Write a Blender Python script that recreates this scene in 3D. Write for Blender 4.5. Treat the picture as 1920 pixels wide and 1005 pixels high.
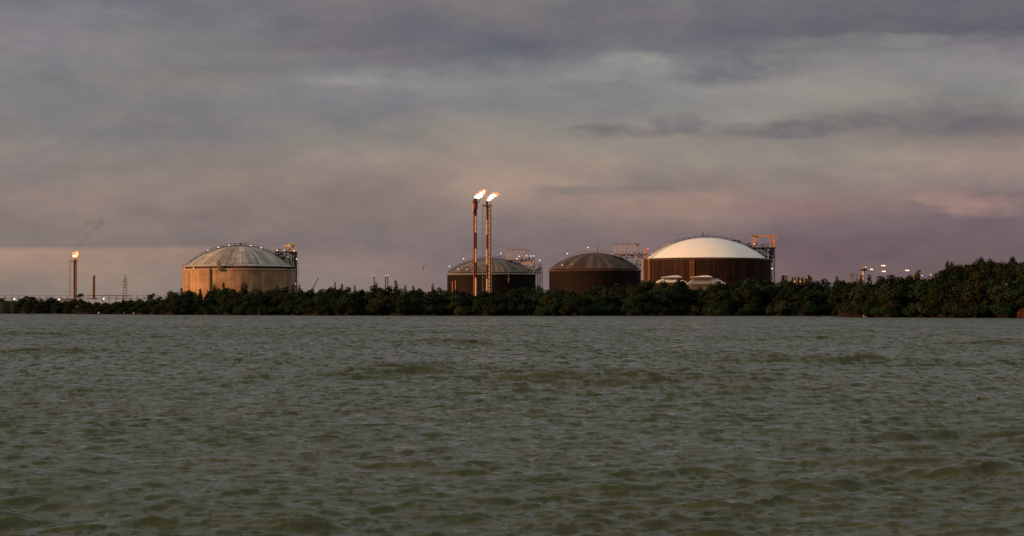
import bpy, math, random
import numpy as np
from mathutils import Vector
R_ = math.radians
random.seed(7); rng = np.random.default_rng(7)
for o in list(bpy.data.objects): bpy.data.objects.remove(o)
SC = bpy.context.scene
COL = SC.collection

# ------------------------------------------------------------------ camera
F = 3583.0            # focal length of the lens in pixels of a 1920 px wide frame (30 degrees across)
HY = 576.0            # height of the true horizon
CAMH = 3.5
PITCH = math.atan((HY-502.5)/F)
cam = bpy.data.cameras.new('camera'); camo = bpy.data.objects.new('camera', cam); COL.objects.link(camo)
camo.location = (0, 0, CAMH); camo.rotation_euler = (math.pi/2+PITCH, 0, 0)
cam.sensor_width = 36.0; cam.lens = 36.0*F/1920.0
cam.clip_start = 0.5; cam.clip_end = 60000
SC.camera = camo
cp, sp_ = math.cos(PITCH), math.sin(PITCH)
def P(px, py, Y):
    """point at distance Y (world y) seen at a given place"""
    u = (px-960.0)/F; v = (502.5-py)/F
    dy = cp - v*sp_; dz = sp_ + v*cp
    t = Y/dy
    return Vector((u*t, Y, CAMH+dz*t))
def PX(px, Y): return P(px, HY, Y).x
def PZ(py, Y): return P(960, py, Y).z

# ------------------------------------------------------------------ view, world, sun
SC.view_settings.view_transform = 'Standard'; SC.view_settings.look = 'None'
SC.view_settings.exposure = 0.0; SC.view_settings.gamma = 1.0
SUN_AZ = 21.0; SUN_EL = 7.0       # low sun: left and slightly behind the camera
sdir = Vector((-math.cos(R_(SUN_AZ))*math.cos(R_(SUN_EL)), -math.sin(R_(SUN_AZ))*math.cos(R_(SUN_EL)), math.sin(R_(SUN_EL))))
sl = bpy.data.lights.new('sun', 'SUN'); sl.energy = 4.0; sl.angle = R_(1.2); sl.color = (1.0, 0.46, 0.16)
so = bpy.data.objects.new('sun', sl); COL.objects.link(so)
so.rotation_euler = (-sdir).to_track_quat('-Z', 'Y').to_euler()

def lin(c):
    out = []
    for v in c[:3]:
        v = v/255.0
        out.append(v/12.92 if v <= 0.04045 else ((v+0.055)/1.055)**2.4)
    return tuple(out)

class NT:
    """tiny helper around a node tree"""
    def __init__(s, nt): s.nt = nt; s.n = nt.nodes; s.l = nt.links
    def new(s, t, **kw):
        n = s.n.new(t)
        for k, v in kw.items(): setattr(n, k, v)
        return n
    def put(s, sock, v):
        if v is None: return
        if isinstance(v, bpy.types.NodeSocket): s.l.new(v, sock)
        else:
            try: sock.default_value = v
            except Exception:
                sock.default_value = tuple(v)+(1.0,) if len(v) == 3 else v
    def m(s, op, a, b=None, c=None, clamp=False):
        n = s.new('ShaderNodeMath', operation=op, use_clamp=clamp)
        s.put(n.inputs[0], a); s.put(n.inputs[1], b); s.put(n.inputs[2], c)
        return n.outputs[0]
    def vm(s, op, a, b=None, sc=None):
        n = s.new('ShaderNodeVectorMath', operation=op)
        s.put(n.inputs[0], a); s.put(n.inputs[1], b)
        if sc is not None: s.put(n.inputs['Scale'], sc)
        return n.outputs['Value'] if op in ('DOT_PRODUCT', 'LENGTH') else n.outputs[0]
    def comb(s, x=0.0, y=0.0, z=0.0):
        n = s.new('ShaderNodeCombineXYZ'); s.put(n.inputs[0], x); s.put(n.inputs[1], y); s.put(n.inputs[2], z); return n.outputs[0]
    def sep(s, v):
        n = s.new('ShaderNodeSeparateXYZ'); s.put(n.inputs[0], v); return n.outputs
    def noise(s, vec, scale=1.0, detail=3.0, rough=0.5, lac=2.0, color=False):
        n = s.new('ShaderNodeTexNoise'); s.put(n.inputs['Vector'], vec)
        n.inputs['Scale'].default_value = scale; n.inputs['Detail'].default_value = detail
        n.inputs['Roughness'].default_value = rough; n.inputs['Lacunarity'].default_value = lac
        return n.outputs['Color'] if color else n.outputs['Fac']
    def ramp(s, fac, stops):
        n = s.new('ShaderNodeValToRGB'); e = n.color_ramp.elements
        stops = sorted(stops, key=lambda q: q[0])
        while len(e) < len(stops): e.new(0.5)
        for k, (p, c) in enumerate(stops):
            e[k].position = p; e[k].color = tuple(c)+(1.0,)
        s.put(n.inputs[0], fac); return n.outputs[0]
    def mix(s, fac, a, b, bt='MIX'):
        n = s.new('ShaderNodeMix', data_type='RGBA', blend_type=bt)
        s.put(n.inputs[0], fac); s.put(n.inputs[6], a); s.put(n.inputs[7], b); return n.outputs[2]
    def rng(s, v, a, b, c, d, smooth=False):
        n = s.new('ShaderNodeMapRange', interpolation_type='SMOOTHSTEP' if smooth else 'LINEAR')
        s.put(n.inputs[0], v); s.put(n.inputs[1], a); s.put(n.inputs[2], b); s.put(n.inputs[3], c); s.put(n.inputs[4], d)
        return n.outputs[0]

world = bpy.data.worlds.new('World'); SC.world = world; world.use_nodes = True
W = NT(world.node_tree); W.n.clear()
tc = W.new('ShaderNodeTexCoord').outputs['Generated']
X, Y_, Z = W.sep(tc)
az0 = W.m('ARCTAN2', X, Y_); el0 = W.m('ARCSINE', Z)
SY = [0, 60, 100, 150, 200, 250, 300, 340, 380, 420, 455, 478, 500, 540, 576]
SKY = {
 60:   [(108,112,117),(117,121,125),(122,125,128),(123,123,125),(121,121,123),(122,120,120),(131,125,121),(127,121,118),(133,120,116),(129,118,114),(119,110,110),(160,133,120),(152,130,116),(134,122,114),(136,122,114)],
 350:  [(107,112,116),(112,117,120),(119,120,120),(120,118,118),(118,118,120),(118,120,120),(131,125,120),(134,124,118),(134,120,116),(127,116,113),(119,109,108),(144,124,115),(142,124,114),(134,122,114),(134,120,114)],
 650:  [(112,114,116),(106,110,115),(106,108,112),(124,128,129),(121,125,125),(127,125,122),(139,128,122),(133,122,117),(130,116,112),(122,112,110),(121,111,111),(126,113,112),(130,116,113),(130,118,114),(130,116,114)],
 950:  [(118,116,116),(102,106,112),(98,103,110),(125,132,131),(122,128,127),(137,132,126),(147,134,125),(157,138,127),(143,126,118),(122,112,112),(120,107,108),(120,106,108),(122,107,108),(122,107,108),(122,107,108)],
 1250: [(108,109,114),(104,106,113),(116,122,124),(131,137,134),(126,132,129),(136,132,126),(140,132,125),(132,122,117),(148,127,119),(130,114,112),(112,99,103),(112,98,102),(114,99,102),(114,100,102),(114,100,102)],
 1550: [(103,104,111),(97,98,107),(124,124,124),(130,134,131),(135,137,131),(129,124,120),(140,132,125),(134,124,120),(134,114,112),(119,104,108),(105,91,98),(105,89,96),(107,91,96),(107,91,96),(109,93,97)],
 1860: [(104,104,111),(93,95,104),(119,122,125),(133,136,133),(128,129,126),(114,110,110),(149,133,125),(139,124,120),(122,108,110),(112,99,104),(104,92,98),(102,89,94),(102,89,92),(99,87,90),(99,87,90)]}
SKY = {k_: [((r_+3, g_-3, b_) if g_ >= r_+2 else (r_+1, g_, b_)) for (r_, g_, b_) in v_] for k_, v_ in SKY.items()}
vec0 = W.comb(W.m('MULTIPLY', az0, 12.0), W.m('MULTIPLY', el0, 32.0), 0.0)
nA = W.noise(vec0, 1.0, 4.0, 0.55)
vec1 = W.comb(W.m('MULTIPLY', az0, 26.0), W.m('MULTIPLY', el0, 80.0), 3.7)
nB = W.noise(vec1, 1.0, 6.0, 0.6)
nA0 = W.m('SUBTRACT', nA, 0.5); nB0 = W.m('SUBTRACT', nB, 0.5)
amp = W.m('MULTIPLY_ADD', el0, 0.30, -0.006); amp = W.m('MAXIMUM', amp, 0.001); amp = W.m('MINIMUM', amp, 0.05)
el = W.m('ADD', el0, W.m('MULTIPLY', amp, W.m('MULTIPLY_ADD', nB0, 0.6, nA0)))
az = W.m('ADD', az0, W.m('MULTIPLY', nA0, 0.10))
t = W.m('DIVIDE', el, 0.4)
def yt(y): return max(0.0, (HY-y)/F/0.4)
cols = sorted(SKY); prev = None
for k, c in enumerate(cols):
    st = [(yt(y), lin(v)) for y, v in zip(SY, SKY[c])]
    up = SKY[c][0]
    st += [(0.52, lin((112,114,118))), (0.75, lin((122,124,126))), (1.0, lin((134,135,134)))]
    if c == 60:  st = [q for q in st if abs(q[0]-yt(455)) > 1e-6 and abs(q[0]-yt(478)) > 1e-6] + [(yt(464), lin((120,111,110))), (yt(473), lin((160,133,120)))]
    if c == 350: st = [q for q in st if abs(q[0]-yt(455)) > 1e-6 and abs(q[0]-yt(478)) > 1e-6] + [(yt(461), lin((119,109,108))), (yt(469), lin((146,125,115)))]
    r = W.ramp(t, st)
    if prev is None: prev = r
    else:
        a0 = (cols[k-1]-960)/F; a1 = (c-960)/F
        prev = W.mix(W.rng(az, a0, a1, 0.0, 1.0, True), prev, r)
sky = prev
nC = W.noise(W.comb(W.m('MULTIPLY', az0, 55.0), W.m('MULTIPLY', el0, 130.0), 1.3), 1.0, 5.0, 0.6)
gate = W.rng(nC, 0.36, 0.62, 0.25, 1.0)
BL = [(1370,128,110,26,(103,101,109),.75),(1500,70,260,26,(95,96,105),.55),(1010,92,240,16,(97,102,109),.5),(640,146,60,14,(144,144,143),.55),(730,148,70,16,(138,139,138),.5),
 (1205,122,75,15,(143,145,143),.6),(1690,84,110,7,(142,140,137),.4),(1490,88,50,5,(142,139,135),.35),(1128,246,50,9,(112,107,109),.85),(1218,252,34,6,(114,108,110),.8),(1272,235,42,11,(112,108,112),.8),
 (1395,244,75,12,(108,104,108),.65),(1490,247,70,7,(108,103,107),.8),(1565,236,60,13,(112,107,110),.6),(1800,240,170,20,(106,102,107),.7),(1760,205,90,16,(114,110,113),.5),
 (1140,171,66,9,(114,118,118),.6),(1830,394,60,13,(158,128,120),1.0),(1772,378,45,10,(152,126,119),.8),(1150,356,140,5,(122,115,113),.65),(884,134,24,11,(112,117,120),.5),
 (1520,405,90,12,(138,112,112),.6),(1330,395,120,12,(146,122,116),.5),(170,38,90,14,(122,128,131),.5),(420,195,160,14,(114,115,120),.5),(300,255,170,12,(115,115,119),.5),
 (1640,420,120,10,(114,100,104),.5),(150,385,120,10,(138,122,117),.5),(560,130,110,14,(108,108,112),.5),(1620,180,120,10,(140,138,130),.5)]
azb = W.m('ADD', az0, W.m('MULTIPLY', nB0, 0.022)); elb = W.m('ADD', el0, W.m('MULTIPLY', nB0, 0.010))
azb = W.m('ADD', azb, W.m('MULTIPLY', nA0, 0.02))
for (bx, by, sx, sy, c, a) in BL:
    dx = W.m('MULTIPLY', W.m('SUBTRACT', azb, math.atan((bx-960)/F)), F/sx)
    dy = W.m('MULTIPLY', W.m('SUBTRACT', elb, (HY-by)/F), F/(sy*0.9+2.5))
    d2 = W.m('MULTIPLY_ADD', dx, dx, W.m('MULTIPLY', dy, dy))
    sky = W.mix(W.m('MULTIPLY', gate, W.rng(d2, 0.0, 3.2, min(1, a*1.15), 0.0, True)), sky, lin(c)+(1.0,))
# wispy brightness variation
nD = W.noise(W.comb(W.m('MULTIPLY', az0, 24.0), W.m('MULTIPLY', el0, 55.0), 6.3), 1.0, 6.0, 0.62)
wis = W.m('MULTIPLY_ADD', W.m('MULTIPLY_ADD', nB0, 0.6, W.m('MULTIPLY', W.m('SUBTRACT', nC, 0.5), 0.35)), 0.34, 1.11)
wis = W.m('MULTIPLY', wis, W.rng(nD, 0.3, 0.7, 0.90, 1.10))
tint = W.mix(W.rng(nD, 0.35, 0.65, 0.0, 1.0), (0.985, 0.98, 1.01, 1), (1.05, 1.01, 0.95, 1))
sky = W.mix(1.0, sky, tint, 'MULTIPLY')
sky = W.vm('SCALE', sky, sc=wis)
# towards the zenith and behind the camera the cloud is thinner: bright, and warm round the low sun
zen = W.rng(Z, 0.35, 0.95, 0.0, 1.0, True)
sky = W.mix(zen, sky, (0.56, 0.545, 0.53, 1))
back = W.rng(Y_, 0.35, -0.55, 0.0, 1.0, True)
sky = W.mix(W.m('MULTIPLY', W.m('MULTIPLY', back, 0.9), W.rng(Z, 0.9, 0.3, 0.0, 1.0)), sky, (0.26, 0.235, 0.215, 1))
dsun = W.vm('DOT_PRODUCT', tc, tuple(Vector((sdir.x, sdir.y, 0.2)).normalized()))
glow = W.m('POWER', W.m('MAXIMUM', dsun, 0.0), 5.0)
sky = W.mix(1.0, sky, W.vm('SCALE', (1.0, 0.66, 0.38), sc=W.m('MULTIPLY', glow, 0.5)), 'ADD')
ns = W.new('ShaderNodeTexSky', sky_type='NISHITA'); ns.sun_disc = False
ns.sun_elevation = R_(SUN_EL); ns.sun_rotation = math.atan2(sdir.x, sdir.y)
bg1 = W.new('ShaderNodeBackground'); W.l.new(ns.outputs[0], bg1.inputs[0]); bg1.inputs[1].default_value = 0.05
bg2 = W.new('ShaderNodeBackground'); W.l.new(sky, bg2.inputs[0]); bg2.inputs[1].default_value = 1.0
mx = W.new('ShaderNodeMixShader'); mx.inputs[0].default_value = 0.97     # cloud cover
W.l.new(bg1.outputs[0], mx.inputs[1]); W.l.new(bg2.outputs[0], mx.inputs[2])
wo = W.new('ShaderNodeOutputWorld'); W.l.new(mx.outputs[0], wo.inputs[0])

# ------------------------------------------------------------------ helpers
ORG = {}
def tag(o, label=None, cat=None, group=None, kind=None):
    if label: o['label'] = label
    if cat: o['category'] = cat
    if group: o['group'] = group
    if kind: o['kind'] = kind
    return o
def thing(name, loc, label, cat, group=None):
    o = bpy.data.objects.new(name, None); COL.objects.link(o); o.location = loc; o.empty_display_size = 0.5
    ORG[o.name] = Vector(loc); return tag(o, label, cat, group)
class MB:
    def __init__(s): s.v = []; s.f = []; s.sm = []; s.cut = []
    def add(s, vs, fs, smooth=False):
        b = len(s.v); s.v += [tuple(v) for v in vs]; s.f += [tuple(b+i for i in f) for f in fs]; s.sm += [smooth]*len(fs); return s
    def box(s, x0, x1, y0, y1, z0, z1):
        s.cut.append((len(s.v), len(s.f)))
        v = [(x, y, z) for z in (z0, z1) for y in (y0, y1) for x in (x0, x1)]
        return s.add(v, [(0,2,3,1),(4,5,7,6),(0,1,5,4),(2,6,7,3),(0,4,6,2),(1,3,7,5)])
    def bpx(s, p0, p1, q0, q1, Y, dep):
        x0, x1 = PX(p0, Y), PX(p1, Y); z0, z1 = PZ(q1, Y), PZ(q0, Y)
        return s.box(x0, x1, Y, Y+dep, z0, z1)
    def tube(s, a, b, r, r2=None, n=8, caps=True):
        s.cut.append((len(s.v), len(s.f)))
        a = Vector(a); b = Vector(b); r2 = r if r2 is None else r2
        d = (b-a).normalized(); u = d.orthogonal().normalized(); w = d.cross(u)
        vs = []
        for c, rr in ((a, r), (b, r2)):
            for k in range(n):
                t = 2*math.pi*k/n; vs.append(c+u*math.cos(t)*rr+w*math.sin(t)*rr)
        fs = [(k, (k+1) % n, n+(k+1) % n, n+k) for k in range(n)]
        s.add(vs, fs, n > 6)
        if caps: s.add(vs[:n], [tuple(range(n))[::-1]]); s.add(vs[n:], [tuple(range(n))])
        return s
    def tpx(s, p, q, Y, r, Y2=None, n=6, r2=None):
        return s.tube(P(p[0], p[1], Y), P(q[0], q[1], Y2 or Y), r, r2, n)
    def lathe(s, cx, cy, prof, n=96, smooth=True, a0=0.0, a1=2*math.pi):
        full = abs(a1-a0-2*math.pi) < 1e-6; m = n if full else n+1
        vs = []
        for (r, z) in prof:
            for k in range(m):
                t = a0+(a1-a0)*k/n; vs.append((cx+r*math.sin(t), cy-r*math.cos(t), z))
        fs = []
        for i in range(len(prof)-1):
            for k in range(n):
                k2 = (k+1) % m; fs.append((i*m+k, i*m+k2, (i+1)*m+k2, (i+1)*m+k))
        return s.add(vs, fs, smooth)
    def ball(s, c, r, nu=10, nv=7, sc=(1, 1, 1)):
        s.cut.append((len(s.v), len(s.f)))
        vs = [(c[0], c[1], c[2]+r*sc[2])]
        for j in range(1, nv):
            for k in range(nu):
                th = math.pi*j/nv; ph = 2*math.pi*k/nu
                vs.append((c[0]+r*sc[0]*math.sin(th)*math.cos(ph), c[1]+r*sc[1]*math.sin(th)*math.sin(ph), c[2]+r*sc[2]*math.cos(th)))
        vs.append((c[0], c[1], c[2]-r*sc[2])); L = len(vs)-1
        fs = [(0, 1+k, 1+(k+1) % nu) for k in range(nu)]
        for j in range(nv-2):
            for k in range(nu):
                fs.append((1+j*nu+k, 1+(j+1)*nu+k, 1+(j+1)*nu+(k+1) % nu, 1+j*nu+(k+1) % nu))
        fs += [(L, 1+(nv-2)*nu+(k+1) % nu, 1+(nv-2)*nu+k) for k in range(nu)]
        return s.add(vs, fs, True)
    def each(s, name, mat, parent):
        c = s.cut+[(len(s.v), len(s.f))]; out = []
        for (v0, f0), (v1, f1) in zip(c, c[1:]):
            b = MB(); b.v = s.v[v0:v1]; b.f = [tuple(i-v0 for i in f) for f in s.f[f0:f1]]; b.sm = s.sm[f0:f1]
            out.append(b.build(name, mat, parent))
        return out
    def build(s, name, mat, parent=None, org=None):
        if parent is not None:
            og = ORG[parent.name]
        else: og = Vector(org) if org is not None else Vector((0, 0, 0))
        me = bpy.data.meshes.new(name)
        me.from_pydata([(v[0]-og.x, v[1]-og.y, v[2]-og.z) for v in s.v], [], s.f); me.update()
        me.polygons.foreach_set('use_smooth', s.sm)
        me.materials.append(mat)
        o = bpy.data.objects.new(name, me); COL.objects.link(o)
        if parent is not None: o.parent = parent
        else: o.location = og
        ORG[o.name] = og
        return o

# ------------------------------------------------------------------ materials
def mat_base(name):
    m = bpy.data.materials.new(name); m.use_nodes = True; T = NT(m.node_tree); T.n.clear()
    b = T.new('ShaderNodeBsdfPrincipled'); o = T.new('ShaderNodeOutputMaterial'); T.l.new(b.outputs[0], o.inputs[0])
    return m, T, b, o
def mat(name, col, rough=0.6, var=0.12, scale=0.3, metal=0.0):
    m, T, b, o = mat_base(name)
    c = T.new('ShaderNodeTexCoord').outputs['Object']
    n = T.noise(c, scale, 5.0, 0.65)
    f = T.rng(n, 0.25, 0.75, 1.0-var*2, 1.0+var*2)
    T.l.new(T.vm('SCALE', col, sc=f), b.inputs['Base Color'])
    b.inputs['Roughness'].default_value = rough; b.inputs['Metallic'].default_value = metal; b.inputs['Specular IOR Level'].default_value = 0.15
    return m
def mat_streak(name, ca, cb, cc, R, vert=True, rough=0.75, fine=1.6, zs=0.03, amt=1.0, seams=0, rings=0.0, metal=0.0, lo=0.34, hi=0.66):
    """streaked by weather: vertical on a wall, radial on a dome (object origin on the tank's axis)"""
    m, T, b, o = mat_base(name)
    c = T.new('ShaderNodeTexCoord').outputs['Object']; x, y, z = T.sep(c)
    a = T.m('ARCTAN2', x, T.m('MULTIPLY', y, -1.0))
    rr = T.m('SQRT', T.m('MULTIPLY_ADD', x, x, T.m('MULTIPLY', y, y)))
    ax = T.m('MULTIPLY', T.m('SINE', a), R); ay = T.m('MULTIPLY', T.m('COSINE', a), R)
    lz = z if vert else rr
    v = T.comb(T.m('MULTIPLY', ax, fine), T.m('MULTIPLY', ay, fine), T.m('MULTIPLY', lz, zs))
    n1 = T.noise(v, 0.35, 6.0, 0.7)
    v2 = T.comb(T.m('MULTIPLY', ax, fine*0.22), T.m('MULTIPLY', ay, fine*0.22), T.m('MULTIPLY', lz, zs*1.6))
    n2 = T.noise(v2, 0.5, 4.0, 0.6)
    n3 = T.noise(c, 0.16, 5.0, 0.6)
    col = T.mix(T.rng(n1, lo, hi, 0.0, 1.0), ca, cb)
    col = T.mix(T.m('MULTIPLY', T.rng(n2, 0.42, 0.66, 0.0, 1.0, True), 0.8), col, cc)
    col = T.mix(1.0, col, T.vm('SCALE', (1, 1, 1), sc=T.rng(n3, 0.3, 0.7, 0.66, 1.3)), 'MULTIPLY')
    if seams:
        s = T.m('FRACT', T.m('MULTIPLY', T.m('ADD', a, math.pi), seams/(2*math.pi)))
        k = T.m('COMPARE', s, 0.5, 0.06)
        col = T.mix(T.m('MULTIPLY', k, 0.35), col, (0.05, 0.05, 0.045, 1))
    if rings:
        s = T.m('FRACT', T.m('MULTIPLY', lz, rings)); k = T.m('COMPARE', s, 0.5, 0.04)
        col = T.mix(T.m('MULTIPLY', k, 0.25), col, (0.06, 0.05, 0.045, 1))
    T.l.new(col, b.inputs['Base Color']); b.inputs['Roughness'].default_value = rough; b.inputs['Metallic'].default_value = metal; b.inputs['Specular IOR Level'].default_value = 0.12
    return m
def emit(name, col, st, alpha=1.0):
    m = bpy.data.materials.new(name); m.use_nodes = True; T = NT(m.node_tree); T.n.clear()
    e = T.new('ShaderNodeEmission'); e.inputs[0].default_value = tuple(col)+(1,); e.inputs[1].default_value = st
    o = T.new('ShaderNodeOutputMaterial')
    if alpha < 1:
        tr = T.new('ShaderNodeBsdfTransparent'); mx = T.new('ShaderNodeMixShader')
        c = T.new('ShaderNodeTexCoord').outputs['Object']
        n = T.noise(c, 0.6, 4.0, 0.65)
        T.l.new(T.rng(n, 0.35, 0.65, 0.0, alpha*2, True), mx.inputs[0])
        T.l.new(tr.outputs[0], mx.inputs[1]); T.l.new(e.outputs[0], mx.inputs[2]); T.l.new(mx.outputs[0], o.inputs[0])
    else: T.l.new(e.outputs[0], o.inputs[0])
    return m
M = {}
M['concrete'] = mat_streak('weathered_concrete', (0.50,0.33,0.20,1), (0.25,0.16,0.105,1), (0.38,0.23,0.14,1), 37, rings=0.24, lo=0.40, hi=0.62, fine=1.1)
M['concrete_trim'] = mat('concrete_trim', (0.50,0.36,0.26), 0.8)
M['steel_dome'] = mat_streak('grey_steel_dome', (0.22,0.205,0.185,1), (0.66,0.62,0.56,1), (0.15,0.135,0.12,1), 35, vert=False, fine=1.7, zs=0.02, seams=72, rings=0.12, rough=0.6, lo=0.42, hi=0.62)
M['dark_wall'] = mat_streak('rusty_wall_in_shade', (0.011,0.0065,0.0055,1), (0.008,0.006,0.0055,1), (0.015,0.008,0.007,1), 36, lo=0.42, hi=0.6)  # lack of sun on these walls is put into the low base colour
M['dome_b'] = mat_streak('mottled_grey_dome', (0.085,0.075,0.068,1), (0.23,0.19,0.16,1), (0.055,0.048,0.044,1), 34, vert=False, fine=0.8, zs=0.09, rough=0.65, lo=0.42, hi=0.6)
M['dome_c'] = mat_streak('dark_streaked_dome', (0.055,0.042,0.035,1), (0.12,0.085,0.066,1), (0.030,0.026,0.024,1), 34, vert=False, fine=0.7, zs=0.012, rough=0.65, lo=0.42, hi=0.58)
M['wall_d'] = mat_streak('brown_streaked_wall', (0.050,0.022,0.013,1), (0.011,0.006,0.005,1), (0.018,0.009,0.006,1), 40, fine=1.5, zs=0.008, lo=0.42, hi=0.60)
M['butt_d'] = mat_streak('brown_buttress', (0.20,0.10,0.06,1), (0.11,0.05,0.03,1), (0.15,0.07,0.04,1), 40, fine=3.0)
M['white_dome'] = mat('white_painted_dome', (0.86,0.84,0.78), 0.5, 0.02, 0.12)
M['pale_steel'] = mat('pale_steel', (0.46,0.42,0.36), 0.5)
M['grey_steel'] = mat('grey_steel', (0.20,0.20,0.19), 0.55)
M['dark_steel'] = mat('dark_steel', (0.045,0.045,0.04), 0.6)
M['rim_eave_shade'] = mat('dark_rim_eave_shade', (0.07,0.045,0.035), 0.8)
M['green_pipe'] = mat('pale_green_pipe', (0.34,0.36,0.29), 0.5)
M['orange_paint'] = mat('orange_paint', (0.66,0.29,0.05), 0.5, 0.15, 1.0)
M['yellow_paint'] = mat('yellow_paint', (0.85,0.45,0.04), 0.45)
M['white_paint'] = mat('white_paint', (0.78,0.74,0.68), 0.5)
M['cream'] = mat('cream_steel', (0.50,0.42,0.32), 0.6)
M['rust_steel'] = mat('rusty_frame', (0.24,0.13,0.085), 0.7, 0.2, 1.0)
M['red_paint'] = mat('faded_red_paint', (0.19,0.05,0.035), 0.6, 0.2, 0.8)
M['stack_cream'] = mat('dusty_cream_paint', (0.58,0.44,0.35), 0.6, 0.2, 0.8)
M['hazed_jetty_steel'] = mat('hazed_jetty_steel', (0.13,0.10,0.09), 0.7)  # lightened steel, distance haze put into its colour
M['stack_dark'] = mat('sooty_steel', (0.05,0.03,0.025), 0.7)
M['salmon'] = mat('salmon_wall', (0.30,0.16,0.11), 0.8)
M['roof_grey'] = mat('light_grey_roof', (0.27,0.27,0.25), 0.6)
M['dusty_pink'] = mat('dusty_pink_wall', (0.16,0.125,0.115), 0.8)
M['bulb'] = emit('lamp_white', (1.0,0.84,0.72), 3.0)
M['bulb_red'] = emit('lamp_red', (1.0,0.10,0.12), 2.2)
M['bulb_orange'] = emit('lamp_orange', (1.0,0.58,0.30), 3.2)
M['bulb_dim'] = emit('lamp_dim', (0.8,0.55,0.5), 0.6)
M['window_lit'] = emit('window_lit', (1.0,0.72,0.42), 0.4)
M['window'] = mat('window_dark', (0.03,0.03,0.035), 0.2)
M['flame'] = emit('flame_core', (1.0,0.70,0.42), 3.6)
M['flame_edge'] = emit('flame_edge', (1.0,0.30,0.12), 1.5, 0.7)
M['mud'] = mat('mud', (0.05,0.03,0.02), 0.9, 0.3, 0.4)

def leaf_mat(name, ca, cb, cc):
    m, T, b, o = mat_base(name)
    c = T.new('ShaderNodeTexCoord').outputs['Object']
    r = T.new('ShaderNodeObjectInfo').outputs['Random']
    n = T.noise(c, 5.0, 2.0, 0.6); n2 = T.noise(c, 30.0, 2.0, 0.6)
    col = T.mix(T.rng(n, 0.35, 0.65, 0.0, 1.0), ca, cb)
    col = T.mix(T.m('MULTIPLY', T.m('POWER', r, 3.0), 0.9), col, cc)
    k = T.m('MULTIPLY', T.m('MULTIPLY_ADD', T.m('FRACT', T.m('MULTIPLY', r, 7.31)), 0.9, 0.55), T.rng(n2, 0.3, 0.7, 0.6, 1.4))
    T.l.new(T.vm('SCALE', col, sc=k), b.inputs['Base Color'])
    b.inputs['Roughness'].default_value = 0.8; b.inputs['Specular IOR Level'].default_value = 0.06
    return m
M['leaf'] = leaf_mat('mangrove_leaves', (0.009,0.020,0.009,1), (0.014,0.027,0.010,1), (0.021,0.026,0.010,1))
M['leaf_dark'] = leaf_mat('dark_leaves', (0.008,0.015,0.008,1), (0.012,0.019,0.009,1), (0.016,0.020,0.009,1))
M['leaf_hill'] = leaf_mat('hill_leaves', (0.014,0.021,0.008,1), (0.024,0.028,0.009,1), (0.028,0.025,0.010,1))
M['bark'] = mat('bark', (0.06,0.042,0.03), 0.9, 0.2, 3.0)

# ------------------------------------------------------------------ terrain
SHP = [(-1600,587),(-200,587.6),(0,588),(150,588.8),(300,590.0),(450,590.8),(600,591.5),(800,591.8),(1000,592.2),(1300,592.0),(1560,592.2),(1572,592.6),(1582,594.2),(1640,594.9),(1760,595.4),(1920,596.2),(2200,597),(3600,599)]
def interp(tab, x):
    if x <= tab[0][0]: return tab[0][1]
    for (a, va), (b, vb) in zip(tab, tab[1:]):
        if x <= b: return va+(vb-va)*(x-a)/(b-a)
    return tab[-1][1]
def shoreY(px):
    w = 0.16*math.sin(px*0.043)+0.12*math.sin(px*0.117+1)+0.08*math.sin(px*0.31)
    return CAMH*F/(interp(SHP, px)+w*0.8-HY)
HILL = [(0,0),(1330,0),(1400,1.2),(1580,1.5),(1700,3.0),(1760,5.0),(1785,9.5),(1840,11.0),(1920,11.5),(2300,14),(3600,12)]
def sstep(t): t = max(0., min(1., t)); return t*t*(3-2*t)
def gz(px, d):
    z = -1.2 if d <= -4 else (-1.2+1.2*(d+4)/4 if d < 0 else 0.0)
    if d > 0: z = 0.9*sstep(d/1.6)+0.5*sstep(d/8)+1.2*sstep(d/40)
    if px < 60: z += 4.6*sstep((60-px)/35)*sstep(d/22) 
    z += interp(HILL, px)*sstep((d-2)/48)*(1-sstep((d-110)/140))
    return z
pxs = list(np.arange(-1600, 0, 60))+list(np.arange(0, 1960, 5))+list(np.arange(1960, 3600, 60))
ds = [-6,-4,-1.5,0,0.6,1.2,2,3.5,6,9,14,20,28,38,50,70,100,140,200,260,400,1000,4000,20000]
vs = []; fs = []
for px in pxs:
    Ys = shoreY(px)
    for d in ds:
        Yv = Ys+d; j = 0.3*math.sin(px*0.7+d)*(1 if d > 1 and px > 60 else 0)
        vs.append((PX(px, Yv), Yv, gz(px, d)+(j if d < 300 else -1.0)))
nd = len(ds)
for i in range(len(pxs)-1):
    for k in range(nd-1):
        fs.append((i*nd+k, (i+1)*nd+k, (i+1)*nd+k+1, i*nd+k+1))
m, T, b, o_ = mat_base('laterite_and_grass')
c = T.new('ShaderNodeTexCoord').outputs['Object']; x, y, z = T.sep(c)
n = T.noise(c, 0.25, 5.0, 0.6)
col = T.mix(T.rng(n, 0.4, 0.6, 0.0, 1.0), (0.022,0.012,0.008,1), (0.013,0.009,0.006,1))
left = T.m('LESS_THAN', x, -235.0)
col = T.mix(left, col, T.mix(T.rng(z, 0.6, 5.0, 0.0, 1.0), (0.016,0.013,0.007,1), (0.018,0.018,0.007,1)))
wet = T.rng(T.m('ADD', z, T.m('MULTIPLY', n, 0.8)), 0.6, 1.3, 1.0, 0.0)
col = T.mix(T.m('MULTIPLY', wet, 0.85), col, (0.010,0.007,0.006,1))
T.l.new(col, b.inputs['Base Color']); b.inputs['Roughness'].default_value = 0.9; b.inputs['Specular IOR Level'].default_value = 0.05
g = MB().add(vs, fs, True).build('ground', m); tag(g, kind='structure')

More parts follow.
